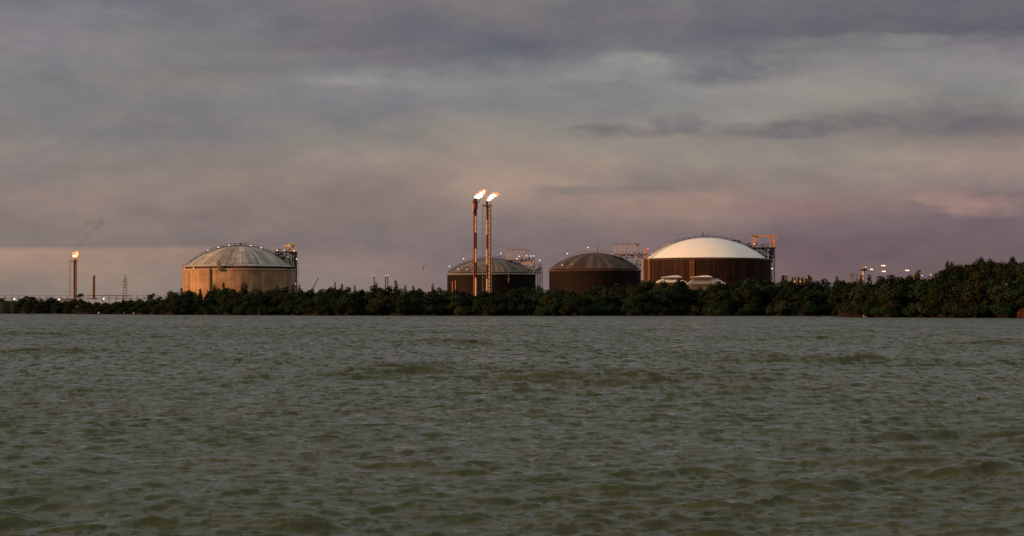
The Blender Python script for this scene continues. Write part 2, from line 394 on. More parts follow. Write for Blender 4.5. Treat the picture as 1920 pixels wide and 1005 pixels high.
# ------------------------------------------------------------------ water
def build_water():
    ys = [13.0]
    while ys[-1] < 1500: ys.append(ys[-1]+max(0.03, (0.0014 if ys[-1] < 400 else 0.003)*ys[-1]))
    ys = np.array(ys); nc = 720
    u = np.linspace(-0.36, 0.36, nc)
    Yg = np.repeat(ys[:, None], nc, 1); Xg = Yg*u[None, :]
    dy = np.maximum(0.03, np.where(Yg < 400, 0.0014, 0.003)*Yg)
    H = np.zeros_like(Yg); DX = np.zeros_like(Yg); DY = np.zeros_like(Yg); CR = np.zeros_like(Yg)
    g2 = None
    N = 130
    lam = np.exp(rng.uniform(math.log(0.22), math.log(7.5), N)); lam.sort()
    # slow modulation so that crests come in groups and stay short
    u_ = Xg*0.9+Yg*0.3; v_ = Yg*0.5-Xg*0.2
    g1 = 0.62+0.55*np.sin(Xg*0.21+0.7*np.sin(Yg*0.11)+1.0)*np.sin(Yg*0.17+0.9*np.sin(Xg*0.13)+2.0)
    g2 = 0.6+0.6*np.sin(Xg*0.11+2.2+0.8*np.sin(Yg*0.05))*np.sin(Yg*0.075+0.5+np.sin(Xg*0.07)); g2 = np.clip(g2, 0.1, 2)**2*1.35
    for k in range(N):
        L = lam[k]; spread = 0.28 if L > 2.0 else (0.34 if L > 1 else 0.46)
        th = rng.normal(0.22, spread)
        kx, ky = math.sin(th), -math.cos(th)
        w = 2*math.pi/L
        s = 0.030*(1.25*math.exp(-((math.log(L)-math.log(2.6))/0.4)**2)+(1.6 if L < 0.6 else (0.9 if L < 1.2 else (0.5 if L < 1.9 else 0.25))))
        if L > 4.2: s *= 0.35
        a = s*L/(2*math.pi)
        r0 = int(np.searchsorted(-(L/dy[:, 0]), -2.2))
        if r0 < 3: continue
        fade = np.clip((L/dy[:r0]-2.2)/3.0, 0, 1)*(g2[:r0]*(1-0.55*np.clip((Yg[:r0]-90)/200, 0, 1)) if L > 2.0 else 0.65+0.40*g1[:r0])*1.2
        ph = w*(kx*Xg[:r0]+ky*Yg[:r0])+rng.uniform(0, 6.28)
        cs = np.cos(ph); sn = np.sin(ph)
        H[:r0] += a*fade*cs
        q = 0.6
        DX[:r0] -= q*a*fade*kx*sn; DY[:r0] -= q*a*fade*ky*sn
        CR[:r0] += a*w*fade*cs*q
    H = H+1.5*(H*H)*(1-np.clip((Yg-300)/400, 0, 1))
    edge = np.clip((np.abs(0)+1500-Yg)/200, 0, 1)
    co = np.stack([Xg+DX, Yg+DY, H*edge], -1).reshape(-1, 3).astype(np.float32)
    nr = len(ys)
    i = np.arange((nr-1)*(nc-1)); r = i//(nc-1); c = i % (nc-1); a0 = r*nc+c
    q = np.stack([a0, a0+1, a0+nc+1, a0+nc], -1).astype(np.int32)
    me = bpy.data.meshes.new('water')
    me.vertices.add(len(co)); me.vertices.foreach_set('co', co.ravel())
    me.loops.add(q.size); me.loops.foreach_set('vertex_index', q.ravel())
    me.polygons.add(len(q)); me.polygons.foreach_set('loop_start', np.arange(0, q.size, 4, dtype=np.int32)); me.polygons.foreach_set('loop_total', np.full(len(q), 4, dtype=np.int32))
    me.update(calc_edges=True); me.polygons.foreach_set('use_smooth', np.ones(len(q), dtype=bool))
    at = me.attributes.new('far', 'FLOAT', 'POINT'); far = np.clip((Yg-60)/420, 0, 1).astype(np.float32); at.data.foreach_set('value', far.ravel())
    at = me.attributes.new('crest', 'FLOAT', 'POINT'); at.data.foreach_set('value', CR.astype(np.float32).ravel())
    return me
m, T, b, o_ = mat_base('muddy_river_water')
c = T.new('ShaderNodeTexCoord').outputs['Object']; x, y, z = T.sep(c)
far = T.new('ShaderNodeAttribute', attribute_name='far').outputs['Fac']
crest = T.new('ShaderNodeAttribute', attribute_name='crest').outputs['Fac']
geo = T.new('ShaderNodeNewGeometry').outputs['Normal']
gust = T.noise(T.comb(T.m('MULTIPLY', x, 0.020), T.m('MULTIPLY', y, 0.010), 0.0), 1.0, 4.0, 0.6)
# unresolved chop, as a spread of slopes
f1 = T.noise(T.comb(T.m('MULTIPLY', x, 0.60), T.m('MULTIPLY', y, 0.075), 0.0), 1.0, 6.0, 0.72, color=True)
f2 = T.noise(T.comb(T.m('MULTIPLY', x, 0.12), T.m('MULTIPLY', y, 0.012), 5.0), 1.0, 5.0, 0.7, color=True)
f3 = T.noise(T.comb(T.m('MULTIPLY', x, 2.4), T.m('MULTIPLY', y, 0.85), 9.0), 1.0, 6.0, 0.68, color=True)
f4 = T.noise(T.comb(T.m('MULTIPLY', x, 8.0), T.m('MULTIPLY', y, 3.5), 4.0), 1.0, 4.0, 0.6, color=True)
def cen(v): return T.vm('SUBTRACT', v, (0.5, 0.5, 0.5))
k1 = T.m('MULTIPLY', far, T.rng(gust, 0.3, 0.7, 0.6, 1.3))
pert = T.vm('SCALE', cen(f1), sc=T.m('MULTIPLY', k1, 1.0))
pert = T.vm('ADD', pert, T.vm('SCALE', cen(f2), sc=T.m('MULTIPLY', far, 0.8)))
pert = T.vm('ADD', pert, T.vm('SCALE', cen(f3), sc=T.m('MULTIPLY', T.rng(gust, 0.3, 0.7, 0.6, 1.2), 0.60)))
pert = T.vm('ADD', pert, T.vm('SCALE', cen(f4), sc=0.40))
def dash(fx, fy, seed, lo, hi):
    n_ = T.noise(T.comb(T.m('MULTIPLY_ADD', y, fx*0.10, T.m('MULTIPLY', x, fx)), T.m('MULTIPLY', y, fy), seed), 1.0, 3.0, 0.55)
    return T.rng(n_, lo, hi, 0.0, 1.0, True)
wn = T.rng(y, 25.0, 110.0, 0.85, 0.35); wm = T.m('MULTIPLY', T.rng(y, 45.0, 120.0, 0.25, 1.0), T.rng(y, 220.0, 420.0, 1.0, 0.2)); wf = T.rng(y, 130.0, 330.0, 0.0, 1.0)
ds_ = T.m('MULTIPLY_ADD', T.m('MAXIMUM', dash(1.5, 1.35, 21.0, 0.54, 0.63), T.m('MULTIPLY', dash(3.6, 2.0, 61.0, 0.55, 0.63), 0.8)), wn, T.m('MULTIPLY_ADD', T.m('MAXIMUM', dash(0.9, 0.28, 33.0, 0.54, 0.63), T.m('MULTIPLY', dash(2.0, 0.5, 71.0, 0.55, 0.63), 0.8)), wm, T.m('MULTIPLY', T.m('MAXIMUM', dash(0.5, 0.06, 47.0, 0.54, 0.63), T.m('MULTIPLY', dash(1.1, 0.12, 81.0, 0.55, 0.63), 0.8)), wf)))
pert = T.vm('ADD', pert, T.vm('SCALE', (0.12, -0.70, 0.0), sc=T.m('MULTIPLY', ds_, T.rng(gust, 0.3, 0.7, 0.6, 1.3))))
pert = T.vm('MULTIPLY', pert, (0.8, 1.0, 0.0))
nrm = T.vm('NORMALIZE', T.vm('ADD', geo, pert))
T.l.new(nrm, b.inputs['Normal'])
silt = T.noise(T.comb(T.m('MULTIPLY', x, 0.05), T.m('MULTIPLY', y, 0.05), 2.0), 1.0, 4.0, 0.6)
body = T.mix(T.rng(silt, 0.35, 0.65, 0.0, 1.0), (0.031,0.041,0.015,1), (0.039,0.041,0.015,1))
foam_n = T.noise(T.comb(T.m('MULTIPLY', x, 2.2), T.m('MULTIPLY', y, 3.5), 0.0), 1.0, 5.0, 0.7)
patch = T.noise(T.comb(T.m('MULTIPLY', x, 0.09), T.m('MULTIPLY', y, 0.05), 8.0), 1.0, 2.0, 0.5)
foam = T.m('MULTIPLY', T.rng(crest, 0.62, 0.80, 0.0, 1.0), T.rng(foam_n, 0.50, 0.60, 0.0, 1.0))
foam = T.m('MULTIPLY', foam, T.rng(patch, 0.60, 0.64, 0.0, 1.0))
T.l.new(T.mix(foam, body, (0.6,0.57,0.5,1)), b.inputs['Base Color'])
T.l.new(T.m('MULTIPLY_ADD', far, 0.18, 0.05), b.inputs['Roughness'])
b.inputs['IOR'].default_value = 1.42; b.inputs['Specular Tint'].default_value = (0.83, 1.0, 0.67, 1)
M['water'] = m
wo_ = bpy.data.objects.new('water', build_water()); wo_.data.materials.append(m); COL.objects.link(wo_); tag(wo_, kind='structure')
# calm water beyond and beside the modelled waves
sea = MB(); sea.add([(-40000,-3000,-0.6),(40000,-3000,-0.6),(40000,40000,-0.6),(-40000,40000,-0.6)], [(0,1,2,3)])
mw = mat('open_water', (0.09,0.07,0.04), 0.3, 0.1, 0.02)
so_ = sea.build('water', mw); tag(so_, kind='structure')

# ------------------------------------------------------------------ tanks
def arc_cap(r, z0, z1, n=14):
    h = z1-z0; Rs = (r*r+h*h)/(2*h); zc = z1-Rs; a = math.asin(min(1, r/Rs))
    return [(Rs*math.sin(a*(1-k/n)), zc+Rs*math.cos(a*(1-k/n))) for k in range(n)]+[(0.01, z1)]
def dome_walkway(t, cx, cy, r, z0, z1, m, lo=-1.0, hi=1.0, lift=0.5, wid=0.9, thick=0.35, rail=True):
    """stair and handrail that follow the dome over its top"""
    h = z1-z0; Rs = (r*r+h*h)/(2*h); zc = z1-Rs; a = math.asin(min(1, r/Rs)); n = 40
    pts = []
    for k in range(n+1):
        s = a*(lo+(hi-lo)*k/n); pts.append((cx+(Rs+lift)*math.sin(s), zc+(Rs+lift)*math.cos(s)))
    b = MB()
    for (x0, q0), (x1, q1) in zip(pts, pts[1:]):
        b.add([(x0,cy-wid,q0-thick),(x1,cy-wid,q1-thick),(x1,cy+wid,q1-thick),(x0,cy+wid,q0-thick),(x0,cy-wid,q0),(x1,cy-wid,q1),(x1,cy+wid,q1),(x0,cy+wid,q0)],
              [(0,3,2,1),(4,5,6,7),(0,1,5,4),(3,7,6,2),(0,4,7,3),(1,2,6,5)])
    b.build('walkway', m, t)
    if rail:
        for sd in (-wid, wid):
            b = MB()
            for i, ((x0, q0), (x1, q1)) in enumerate(zip(pts, pts[1:])):
                b.tube((x0,cy+sd,q0+1.1), (x1,cy+sd,q1+1.1), 0.09, n=5)
                if i % 2 == 0: b.tube((x0,cy+sd,q0), (x0,cy+sd,q0+1.1), 0.08, n=5)
            b.build('handrail', m, t)
def tank(cx, half, rim, Y, dome_half, dome_base, dome_top, label, wm, dm, name='storage_tank'):
    x = PX(cx, Y); R = half/F*Y; t = thing(name, (x, Y, 2.0), label, 'storage tank')
    z = PZ(rim, Y)
    MB().lathe(x, Y, [(R, 1.0), (R, 8), (R, 16), (R, z-1.2)], 128).build('wall', wm, t)
    zb = PZ(dome_base, Y); zt = PZ(dome_top, Y); r = dome_half/F*Y
    MB().lathe(x, Y, arc_cap(r, zb, zt, 20), 128).build('dome_roof', dm, t)
    return t, x, R, z, r, zb, zt
def buttress(t, x, Y, R, s0, s1, z0, z1, m, out=0.7):
    """vertical concrete rib; s0,s1 are positions across the face, -1..1"""
    a0, a1 = math.asin(s0), math.asin(s1); b = MB()
    b.lathe(x, Y, [(R-0.2, z0), (R+out, z0), (R+out, z1), (R-0.2, z1)], 4, False, a0, a1)
    for a in (a0, a1):
        q = [(x+r_*math.sin(a), Y-r_*math.cos(a), z_) for r_, z_ in ((R-0.2, z0), (R+out, z0), (R+out, z1), (R-0.2, z1))]
        b.add(q, [(0,1,2,3)])
    return b.build('buttress', m, t)
def rail_ring(t, x, Y, r, z, m, n=72, h=1.1):
    b = MB()
    b.lathe(x, Y, [(r-0.06, z+h-0.06), (r+0.06, z+h-0.06), (r+0.06, z+h+0.06), (r-0.06, z+h+0.06), (r-0.06, z+h-0.06)], 96)
    for k in range(n):
        a = 2*math.pi*k/n; q = (x+r*math.sin(a), Y-r*math.cos(a)); b.tube((q[0], q[1], z), (q[0], q[1], z+h), 0.06, n=4, caps=False)
    return b.build('handrail', m, t)

# tank A: concrete wall, grey ribbed dome
YA = 1250
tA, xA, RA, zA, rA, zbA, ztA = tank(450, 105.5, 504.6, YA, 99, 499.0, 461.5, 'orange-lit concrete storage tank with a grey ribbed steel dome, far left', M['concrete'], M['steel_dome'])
zr = PZ(501.3, YA)
MB().lathe(xA, YA, [(RA-1.0, zA-1.25), (RA-1.0, zr+0.3)], 128).build('recess_band', M['rim_eave_shade'], tA)  # eave shade is put into this band's dark colour
MB().lathe(xA, YA, [(RA, zA-1.2), (RA+0.35, zA-1.2), (RA+0.35, zA-0.3), (RA-1.2, zA-0.3)], 128).build('rim_ring', M['concrete_trim'], tA)
MB().lathe(xA, YA, [(RA-2.0, zr), (RA+0.2, zr), (RA+0.2, zr+0.15), (rA+0.9, zr+0.16), (rA+0.75, PZ(498.0, YA)), (rA-1.6, PZ(497.6, YA)+0.15)], 128).build('roof_edge', M['pale_steel'], tA)
rail_ring(tA, xA, YA, RA+0.1, zr+0.3, M['grey_steel'])
buttress(tA, xA, YA, RA, -0.44, -0.38, 1, zA-0.2, M['concrete'], 0.9)
buttress(tA, xA, YA, RA, -0.376, -0.355, 1, zA-0.2, M['dark_steel'], 0.5)  # dark strip standing in for the shadow gap beside the buttress
buttress(tA, xA, YA, RA, 0.895, 0.925, 1, zA-0.2, M['grey_steel'], 0.5)
for s in (-0.995, -0.72, -0.93): buttress(tA, xA, YA, RA-0.6, s, s+0.03, zA-1.2, zr, M['concrete_trim'], 0.9)
bx = MB(); s = -0.215; a = math.asin(s)
xx = xA+(RA+1.0)*math.sin(a); yy = YA-(RA+1.0)*math.cos(a)
bx.box(xx-1.0, xx+1.0, yy-1.4, yy+0.2, PZ(508, yy), PZ(490.5, yy)); bx.box(xx-0.9, xx-0.6, yy-1.2, yy-0.9, PZ(490.5, yy), PZ(486.5, yy)); bx.box(xx+0.7, xx+0.95, yy-1.2, yy-0.9, PZ(490.5, yy), PZ(485.5, yy))
bx.build('lift_cage', M['grey_steel'], tA)
dome_walkway(tA, xA, YA, rA, zbA, ztA, M['dark_steel'], -1.0, 1.0, 0.6, 1.2, 0.5)
vp = MB(); vp.tube((xA, YA, ztA), (xA, YA, ztA+2.2), 0.9, n=12); vp.tube((xA+2.5, YA, ztA-0.2), (xA+2.5, YA, ztA+3.4), 0.18, n=6); vp.tube((xA-3, YA, ztA-0.2), (xA-3, YA, ztA+1.8), 0.3, n=6)
vp.each('roof_vent', M['grey_steel'], tA)
ld = MB()
for k in range(12):
    q = 506+k*3.2; ld.bpx(343.2, 344.6, q, q+0.7, YA, 1.0)
ld.bpx(343.0, 343.4, 500, 545, YA, 0.5); ld.bpx(341.8, 342.1, 493, 503, YA, 0.4); ld.bpx(345.5, 345.8, 494, 500, YA, 0.4)
ld.build('ladder', M['rust_steel'], tA)

def clutter(b, p0, p1, q0, q1, Y, dep, n, smin=0.8, smax=3.0, seed=1):
    """valves, boxes and short pipe runs packed in a volume"""
    rr = random.Random(seed)
    for _ in range(n):
        p = rr.uniform(p0, p1); q = rr.uniform(q0, q1); w = rr.uniform(smin, smax)/2; yy = Y+rr.uniform(0, dep)
        if rr.random() < 0.5: b.bpx(p-w*0.5, p+w*0.5, q-w*0.5, min(q+w*0.5, q1), yy, rr.uniform(0.5, 1.6))
        elif rr.random() < 0.5: b.tpx((p-w, q), (p+w, q), yy, rr.uniform(0.12, 0.35))
        else: b.tpx((p, q-w), (p, min(q+w, q1+0.5)), yy, rr.uniform(0.12, 0.4))
def ladder_tower(t, p0, p1, q0, q1, Y, m, step=6.0, name='stair_tower', r=0.16, dep=2.5):
    b = MB()
    for p in (p0, p1):
        for yy in (Y, Y+dep): b.tpx((p, q0), (p, q1), yy, r)
    q = q0; f = 0
    while q < q1:
        b.bpx(p0, p1, q, q+0.6, Y, dep)
        qn = min(q+step, q1)
        b.tpx((p0 if f else p1, q), (p1 if f else p0, qn), Y, r*0.8); f = 1-f; q += step
    return b.build(name, m, t)
YP = YA-6
b = MB(); b.bpx(515.5, 554, 471.5, 473.2, YP, 12); b.build('platform_deck', M['dark_steel'], tA)
b = MB()
for p in (517, 522, 527, 531, 537, 543, 549, 553.5):
    for yy in (YP+0.5, YP+11): b.tpx((p, 472), (p, 488 if p < 540 else 500), yy, 0.28)
for q in (477, 483.5): b.bpx(521, 554, q, q+0.8, YP+1, 0.8)
b.each('platform_frame', M['dark_steel'], tA)
b = MB(); clutter(b, 514, 553, 474, 480, YP+2, 8, 60, 1, 4, 3); clutter(b, 529, 553, 480, 497, YP+2, 8, 90, 1, 4, 4); clutter(b, 520, 545, 466.5, 471, YP+2, 8, 24, 0.8, 2.4, 5); tag(b.build('platform_piping', M['dark_steel'], tA), kind='stuff')
b = MB(); b.tpx((523, 479.8), (535.5, 479.8), YP-0.5, 0.34, n=10); b.tpx((535.5, 479.5), (536, 490), YP-0.5, 0.4, n=10); b.tpx((540, 487), (541, 498), YP-0.5, 0.75, n=10); b.tpx((524, 484.5), (530, 489), YP-0.5, 0.2); b.tpx((544, 477.5), (547, 480), YP-0.5, 0.35)
b.each('pale_pipe', M['green_pipe'], tA)
b = MB(); clutter(b, 516, 538, 467.5, 471.3, YP, 8, 26, 0.6, 1.4, 6); b.tpx((515.5, 468.5), (554, 468.5), YP, 0.1)
for k in range(16): b.tpx((515.5+k*2.56, 468.5), (515.5+k*2.56, 471.6), YP, 0.08)
b.build('deck_railing', M['rust_steel'], tA)
b = MB()
for p, r in ((552.6, 0.35), (554.8, 0.3), (556.4, 0.22)): b.tpx((p, 474), (p, 548), YA-2, r, n=8)
b.each('vertical_pipe', M['dark_steel'], tA)
b = MB()
for q in (507, 527, 492, 539): b.bpx(556, 559.6, q, q+0.7, YA-2, 1.6); b.tpx((559.3, q), (559.3, q+9), YA-2, 0.12); b.tpx((559.3, q+9), (556.5, q+10.5), YA-2, 0.12)
b.each('ladder_landing', M['rust_steel'], tA)

# yellow jib crane
cr = thing('jib_crane', P(549.5, 472, YP+4), 'yellow jib crane with pale cab on the left tank\'s pipe platform', 'crane')
MB().bpx(547.8, 551.0, 457, 471.4, YP+3, 1.4).build('mast', M['yellow_paint'], cr)
b = MB(); b.bpx(544, 551.6, 456.6, 459, YP+1.6, 1.3); b.tpx((543.8, 461.0), (529.0, 461.6), YP+2.2, 0.75, r2=0.14, n=8); b.build('boom', M['yellow_paint'], cr)
MB().bpx(540.4, 543.8, 456.9, 463.2, YP+1.2, 1.6).build('cab', M['white_paint'], cr)
b = MB()
for k in range(9): b.tpx((532+k*1.9, 463.5), (532+k*1.9, 471), YP+3, 0.07, n=4)
for q in (463.8, 467.4): b.tpx((531, q), (548, q), YP+3, 0.09, n=4)
b.build('lattice', M['orange_paint'], cr)

# tank B
YB = 1600
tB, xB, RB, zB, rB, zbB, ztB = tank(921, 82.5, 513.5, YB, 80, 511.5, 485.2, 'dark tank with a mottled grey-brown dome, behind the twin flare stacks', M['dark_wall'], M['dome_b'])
MB().lathe(xB, YB, [(RB-0.1, zB-1.2), (RB+0.6, zB-1.2), (RB+0.6, zB-0.4), (rB-0.5, zB+0.1)], 128).build('rim_ring', M['grey_steel'], tB)
rail_ring(tB, xB, YB, RB+0.3, zB-0.3, M['grey_steel'])
dome_walkway(tB, xB, YB, rB, zbB, ztB, M['dark_steel'], -1.0, 1.0, 0.7, 1.4, 0.6)
buttress(tB, xB, YB, RB, -0.865, -0.845, 1, PZ(528, YB), M['rust_steel'], 0.5); buttress(tB, xB, YB, RB, -0.795, -0.775, 1, PZ(526, YB), M['rust_steel'], 0.5)
b = MB(); yy = YB-RB-1
b.tpx((953.6, 507), (953.6, 531), yy, 0.22); b.bpx(950.5, 956, 522.6, 523.8, yy-1, 2); b.bpx(951, 954.5, 525.5, 526.5, yy-1, 2)
b.each('inspection_landing', M['rust_steel'], tB)
YQ = YB-8
b = MB()
b.bpx(950, 985, 467.4, 468.8, YQ, 0.8); b.bpx(950, 985, 467.4, 468.8, YQ+12, 0.8); b.each('gantry_beam', M['rust_steel'], tB)
b = MB()
for p in (950.6, 954.5, 958.6, 964.8, 970.6, 976, 980, 984, 988.6):
    b.tpx((p, 468), (p, 487), YQ, 0.26, n=5); b.tpx((p, 468), (p, 487), YQ+12, 0.14, n=5)
for q in (471, 480): b.tpx((950, q), (958.6, q), YQ, 0.12, n=5)
b.each('gantry_post', M['cream'], tB)
b = MB(); clutter(b, 984, 992, 467, 473, YQ, 10, 14, 1, 3, 8); b.each('hoist_machinery', M['rust_steel'], tB)
b = MB(); b.bpx(951, 1003, 486.8, 488.2, YQ, 12); b.bpx(992, 1014, 505.2, 506.6, YQ, 12); b.build('platform_deck', M['rust_steel'], tB)
b = MB(); clutter(b, 977, 1002, 484, 491, YQ+1, 9, 70, 1, 3.5, 9); clutter(b, 957, 978, 489, 496, YQ+1, 9, 50, 1, 3, 10); clutter(b, 999, 1016, 494, 514, YQ+2, 8, 80, 1, 4, 11); tag(b.build('platform_piping', M['dark_steel'], tB), kind='stuff')
b = MB(); b.bpx(977.5, 998, 492.3, 494.4, YQ-0.5, 1.5); b.bpx(979, 996, 503, 503.9, YQ-0.5, 1.5); b.each('support_beam', M['orange_paint'], tB)
b = MB()
for p, r in ((979.6, 0.5), (985.6, 0.9), (990, 0.45), (994.6, 0.5), (997, 0.3)): b.tpx((p, 494), (p, 512), YQ, r, n=8)
b.each('support_column', M['cream'], tB)
b = MB(); clutter(b, 952, 999, 482, 487, YQ, 8, 30, 0.8, 2.4, 13); tag(b.build('deck_equipment', M['rust_steel'], tB), kind='stuff')
b = MB()
for p, r, q in ((1004, 0.34, 507), (1008, 0.55, 504), (1012, 0.4, 505)): b.tpx((p, q), (p, 545), YQ+2, r, n=8)
b.each('vertical_pipe', M['green_pipe'], tB)
ladder_tower(tB, 1013.8, 1017.6, 495, 545, YQ+2, M['grey_steel'], 5.5)
b = MB()
b.tpx((905, 481.2), (950, 481.2), YB, 0.16); b.tpx((905, 484), (905, 481), YB, 0.1); b.tpx((880, 491), (905, 481.2), YB, 0.12)
for k in range(7): b.tpx((910+k*6, 481.2), (910+k*6, 487), YB, 0.08, n=4)
b.build('roof_pipe', M['salmon'], tB)

# tank C
YC = 1500
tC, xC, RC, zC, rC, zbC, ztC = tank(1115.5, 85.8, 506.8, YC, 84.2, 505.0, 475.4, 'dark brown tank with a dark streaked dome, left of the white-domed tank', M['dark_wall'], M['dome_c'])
MB().lathe(xC, YC, [(RC-0.1, zC-1.2), (RC+0.4, zC-1.2), (RC+0.4, zC-0.4), (rC-0.5, zC+0.1)], 128).build('rim_ring', M['rim_eave_shade'], tC)
rail_ring(tC, xC, YC, RC+0.2, zC-0.3, M['rust_steel'])
dome_walkway(tC, xC, YC, rC, zbC, ztC, M['dark_steel'], -1.0, 1.0, 0.5, 1.2, 0.4, False)
b = MB(); b.tpx((1087, 471.6), (1150, 471.6), YC, 0.18); b.tpx((1030, 504), (1048, 493), YC, 0.14); b.tpx((1048, 493), (1087, 472), YC, 0.13); b.tpx((1030, 499), (1087, 470.5), YC+1, 0.08)
for k in range(20): b.tpx((1030+k*6, interp([(1030,504),(1048,493),(1087,471.6),(1200,471.6)], 1030+k*6)), (1030+k*6, interp([(1030,505),(1048,497),(1087,481),(1115,475),(1150,477)], 1030+k*6)), YC, 0.09, n=4)
b.build('roof_pipe', M['salmon'], tC)
b = MB(); b.tpx((1120.6, 461), (1120.6, 476), YC, 0.3, n=6); b.bpx(1119.4, 1121.8, 470.5, 471.5, YC, 1); b.each('roof_vent', M['rust_steel'], tC)
b = MB(); b.tpx((1073, 493), (1073, 500), YC-RC*0.7, 0.2); b.build('roof_hatch', M['white_paint'], tC)
YQ = YC-10
b = MB(); b.bpx(1150, 1198, 457.0, 458.4, YQ, 0.8); b.bpx(1150, 1198, 457.0, 458.4, YQ+12, 0.8); b.each('gantry_beam', M['rust_steel'], tC)
b = MB()
for p in (1150.6, 1154.4, 1158.5, 1163, 1166.4, 1172.8, 1178.8, 1184, 1187, 1190.5):
    b.tpx((p, 457.6), (p, 477), YQ, 0.25, n=5); b.tpx((p, 457.6), (p, 477), YQ+12, 0.13, n=5)
b.each('gantry_post', M['cream'], tC)
b = MB(); clutter(b, 1189, 1198, 456.5, 461.5, YQ, 10, 16, 1, 3, 15); b.each('hoist_machinery', M['rust_steel'], tC)
b = MB(); b.bpx(1151, 1216, 476.2, 477.6, YQ, 12); b.build('platform_deck', M['rust_steel'], tC)
b = MB(); clutter(b, 1188, 1206, 477, 483, YQ+1, 9, 50, 1, 3.5, 16); clutter(b, 1160, 1190, 478, 485, YQ+1, 9, 70, 1, 3, 17); clutter(b, 1170, 1205, 471.5, 476, YQ+1, 8, 26, .8, 2.5, 18); clutter(b, 1190, 1203, 486, 500, YQ+3, 6, 20, 1, 4, 19); tag(b.build('platform_piping', M['dark_steel'], tC), kind='stuff')
b = MB(); b.bpx(1184, 1205, 485.3, 486.5, YQ-0.5, 1.5); b.tpx((1185, 486), (1186, 497), YQ, 0.3); b.tpx((1190, 478), (1193, 486), YQ, 0.25); b.tpx((1196, 478), (1193, 486), YQ, 0.25); b.each('support_beam', M['cream'], tC)
b = MB(); b.tpx((1192.6, 486), (1192.6, 499), YQ, 0.55, n=8); b.tpx((1188, 496), (1204, 497), YQ, 0.3, n=8); b.each('support_column', M['green_pipe'], tC)
b = MB(); b.bpx(1207.4, 1210.2, 464.8, 476, YQ+1, 1.2); b.build('orange_post', M['orange_paint'], tC)
b = MB(); clutter(b, 1152, 1215, 473, 477, YQ, 8, 30, 0.8, 2.2, 20); tag(b.build('deck_equipment', M['rust_steel'], tC), kind='stuff')

# tank D
YD = 1200
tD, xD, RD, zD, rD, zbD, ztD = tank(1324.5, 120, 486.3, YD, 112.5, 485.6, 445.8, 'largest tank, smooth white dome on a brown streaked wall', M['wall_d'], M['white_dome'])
MB().lathe(xD, YD, [(RD-0.1, zD-1.3), (RD+0.15, zD-1.3), (RD+0.15, zD-0.2), (rD-1.0, zD-0.1)], 128).build('rim_ring', M['rim_eave_shade'], tD)
buttress(tD, xD, YD, RD, -0.999, -0.90, 1, zD-0.1, M['butt_d'], 0.5)
buttress(tD, xD, YD, RD, -0.345, -0.325, 1, zD-1.4, M['butt_d'], 0.5); buttress(tD, xD, YD, RD, -0.297, -0.277, 1, zD-1.4, M['butt_d'], 0.5)
buttress(tD, xD, YD, RD, -0.320, -0.302, 1, zD-1.4, M['butt_d'], 0.2)
b = MB(); b.tpx((1205, 486), (1205, 545), YD-6, 0.35, n=8); b.tpx((1208, 486), (1208, 545), YD-10, 0.25, n=8); b.each('vertical_pipe', M['cream'], tD)
b = MB()
for k in range(90):
    a = math.pi*(-0.5+k/89.0); b.ball((xD+(rD+0.1)*math.sin(a), YD-(rD+0.1)*math.cos(a), zbD+0.25), 0.14, 5, 4)
b.build('rim_bolts', M['grey_steel'], tD)
dome_walkway(tD, xD, YD, rD, zbD, ztD, M['dark_steel'], -0.93, 0.98, 0.3, 1.0, 0.3)
b = MB()
for (a, c_) in (((1219, 478), (1232, 470)), ((1232, 470), (1247, 461)), ((1247, 461), (1262, 455))): b.tpx(a, c_, YD+4, 0.5, n=6)
b.bpx(1219, 1226, 474, 477, YD+5, 3); b.build('roof_pipe', M['pale_steel'], tD)
b = MB(); b.bpx(1204.6, 1222, 482, 486, YD-2, 4); b.tpx((1204.5, 479), (1204.5, 486), YD-2, 0.12); b.tpx((1204.5, 479), (1222, 477.5), YD-2, 0.1); b.build('edge_ledge', M['salmon'], tD)
b = MB(); 
for p, q in ((1318, 438), (1322, 441), (1326, 441.5), (1316.5, 442)): b.tpx((p, q), (p, 447), YD, 0.16, n=5)
b.ball(P(1318, 437.5, YD), 0.5); b.bpx(1371, 1389, 450.5, 452, YD, 2); clutter(b, 1372, 1390, 450, 456, YD, 3, 12, 1, 2.4, 23)
b.each('roof_vent', M['dark_steel'], tD)
YQ = YD-6
b = MB(); b.bpx(1406, 1453, 463.6, 465.4, YQ, 12); b.build('platform_deck', M['dark_steel'], tD)
b = MB(); clutter(b, 1400, 1453, 456, 464, YQ+1, 9, 70, 1, 3.2, 24); clutter(b, 1414, 1452, 466, 484, YQ+4, 6, 190, 1, 4, 25)
for p in (1409, 1416, 1424, 1431, 1437, 1443, 1449): b.tpx((p, 464), (p, 472+max(0, (p-1409)*0.5)), YQ+1, 0.24)
tag(b.build('platform_piping', M['dark_steel'], tD), kind='stuff')
b = MB(); b.bpx(1421, 1434.5, 468.8, 471.2, YQ-0.5, 1.2); b.bpx(1432.3, 1434.6, 471.2, 478.5, YQ-0.5, 1.2); b.ball(P(1439, 474.5, YQ-0.5), 0.4); b.each('pale_pipe', M['green_pipe'], tD)
ladder_tower(tD, 1446.5, 1452.5, 466, 540, YQ+4, M['dark_steel'], 7.8, r=0.22)
b = MB(); b.tpx((1449, 464), (1444, 476), YQ+2, 0.3); b.tpx((1453, 464), (1447, 478), YQ+2, 0.3); b.tpx((1444.6, 476), (1444.6, 545), YQ+6, 0.3); b.each('platform_brace', M['dark_steel'], tD)
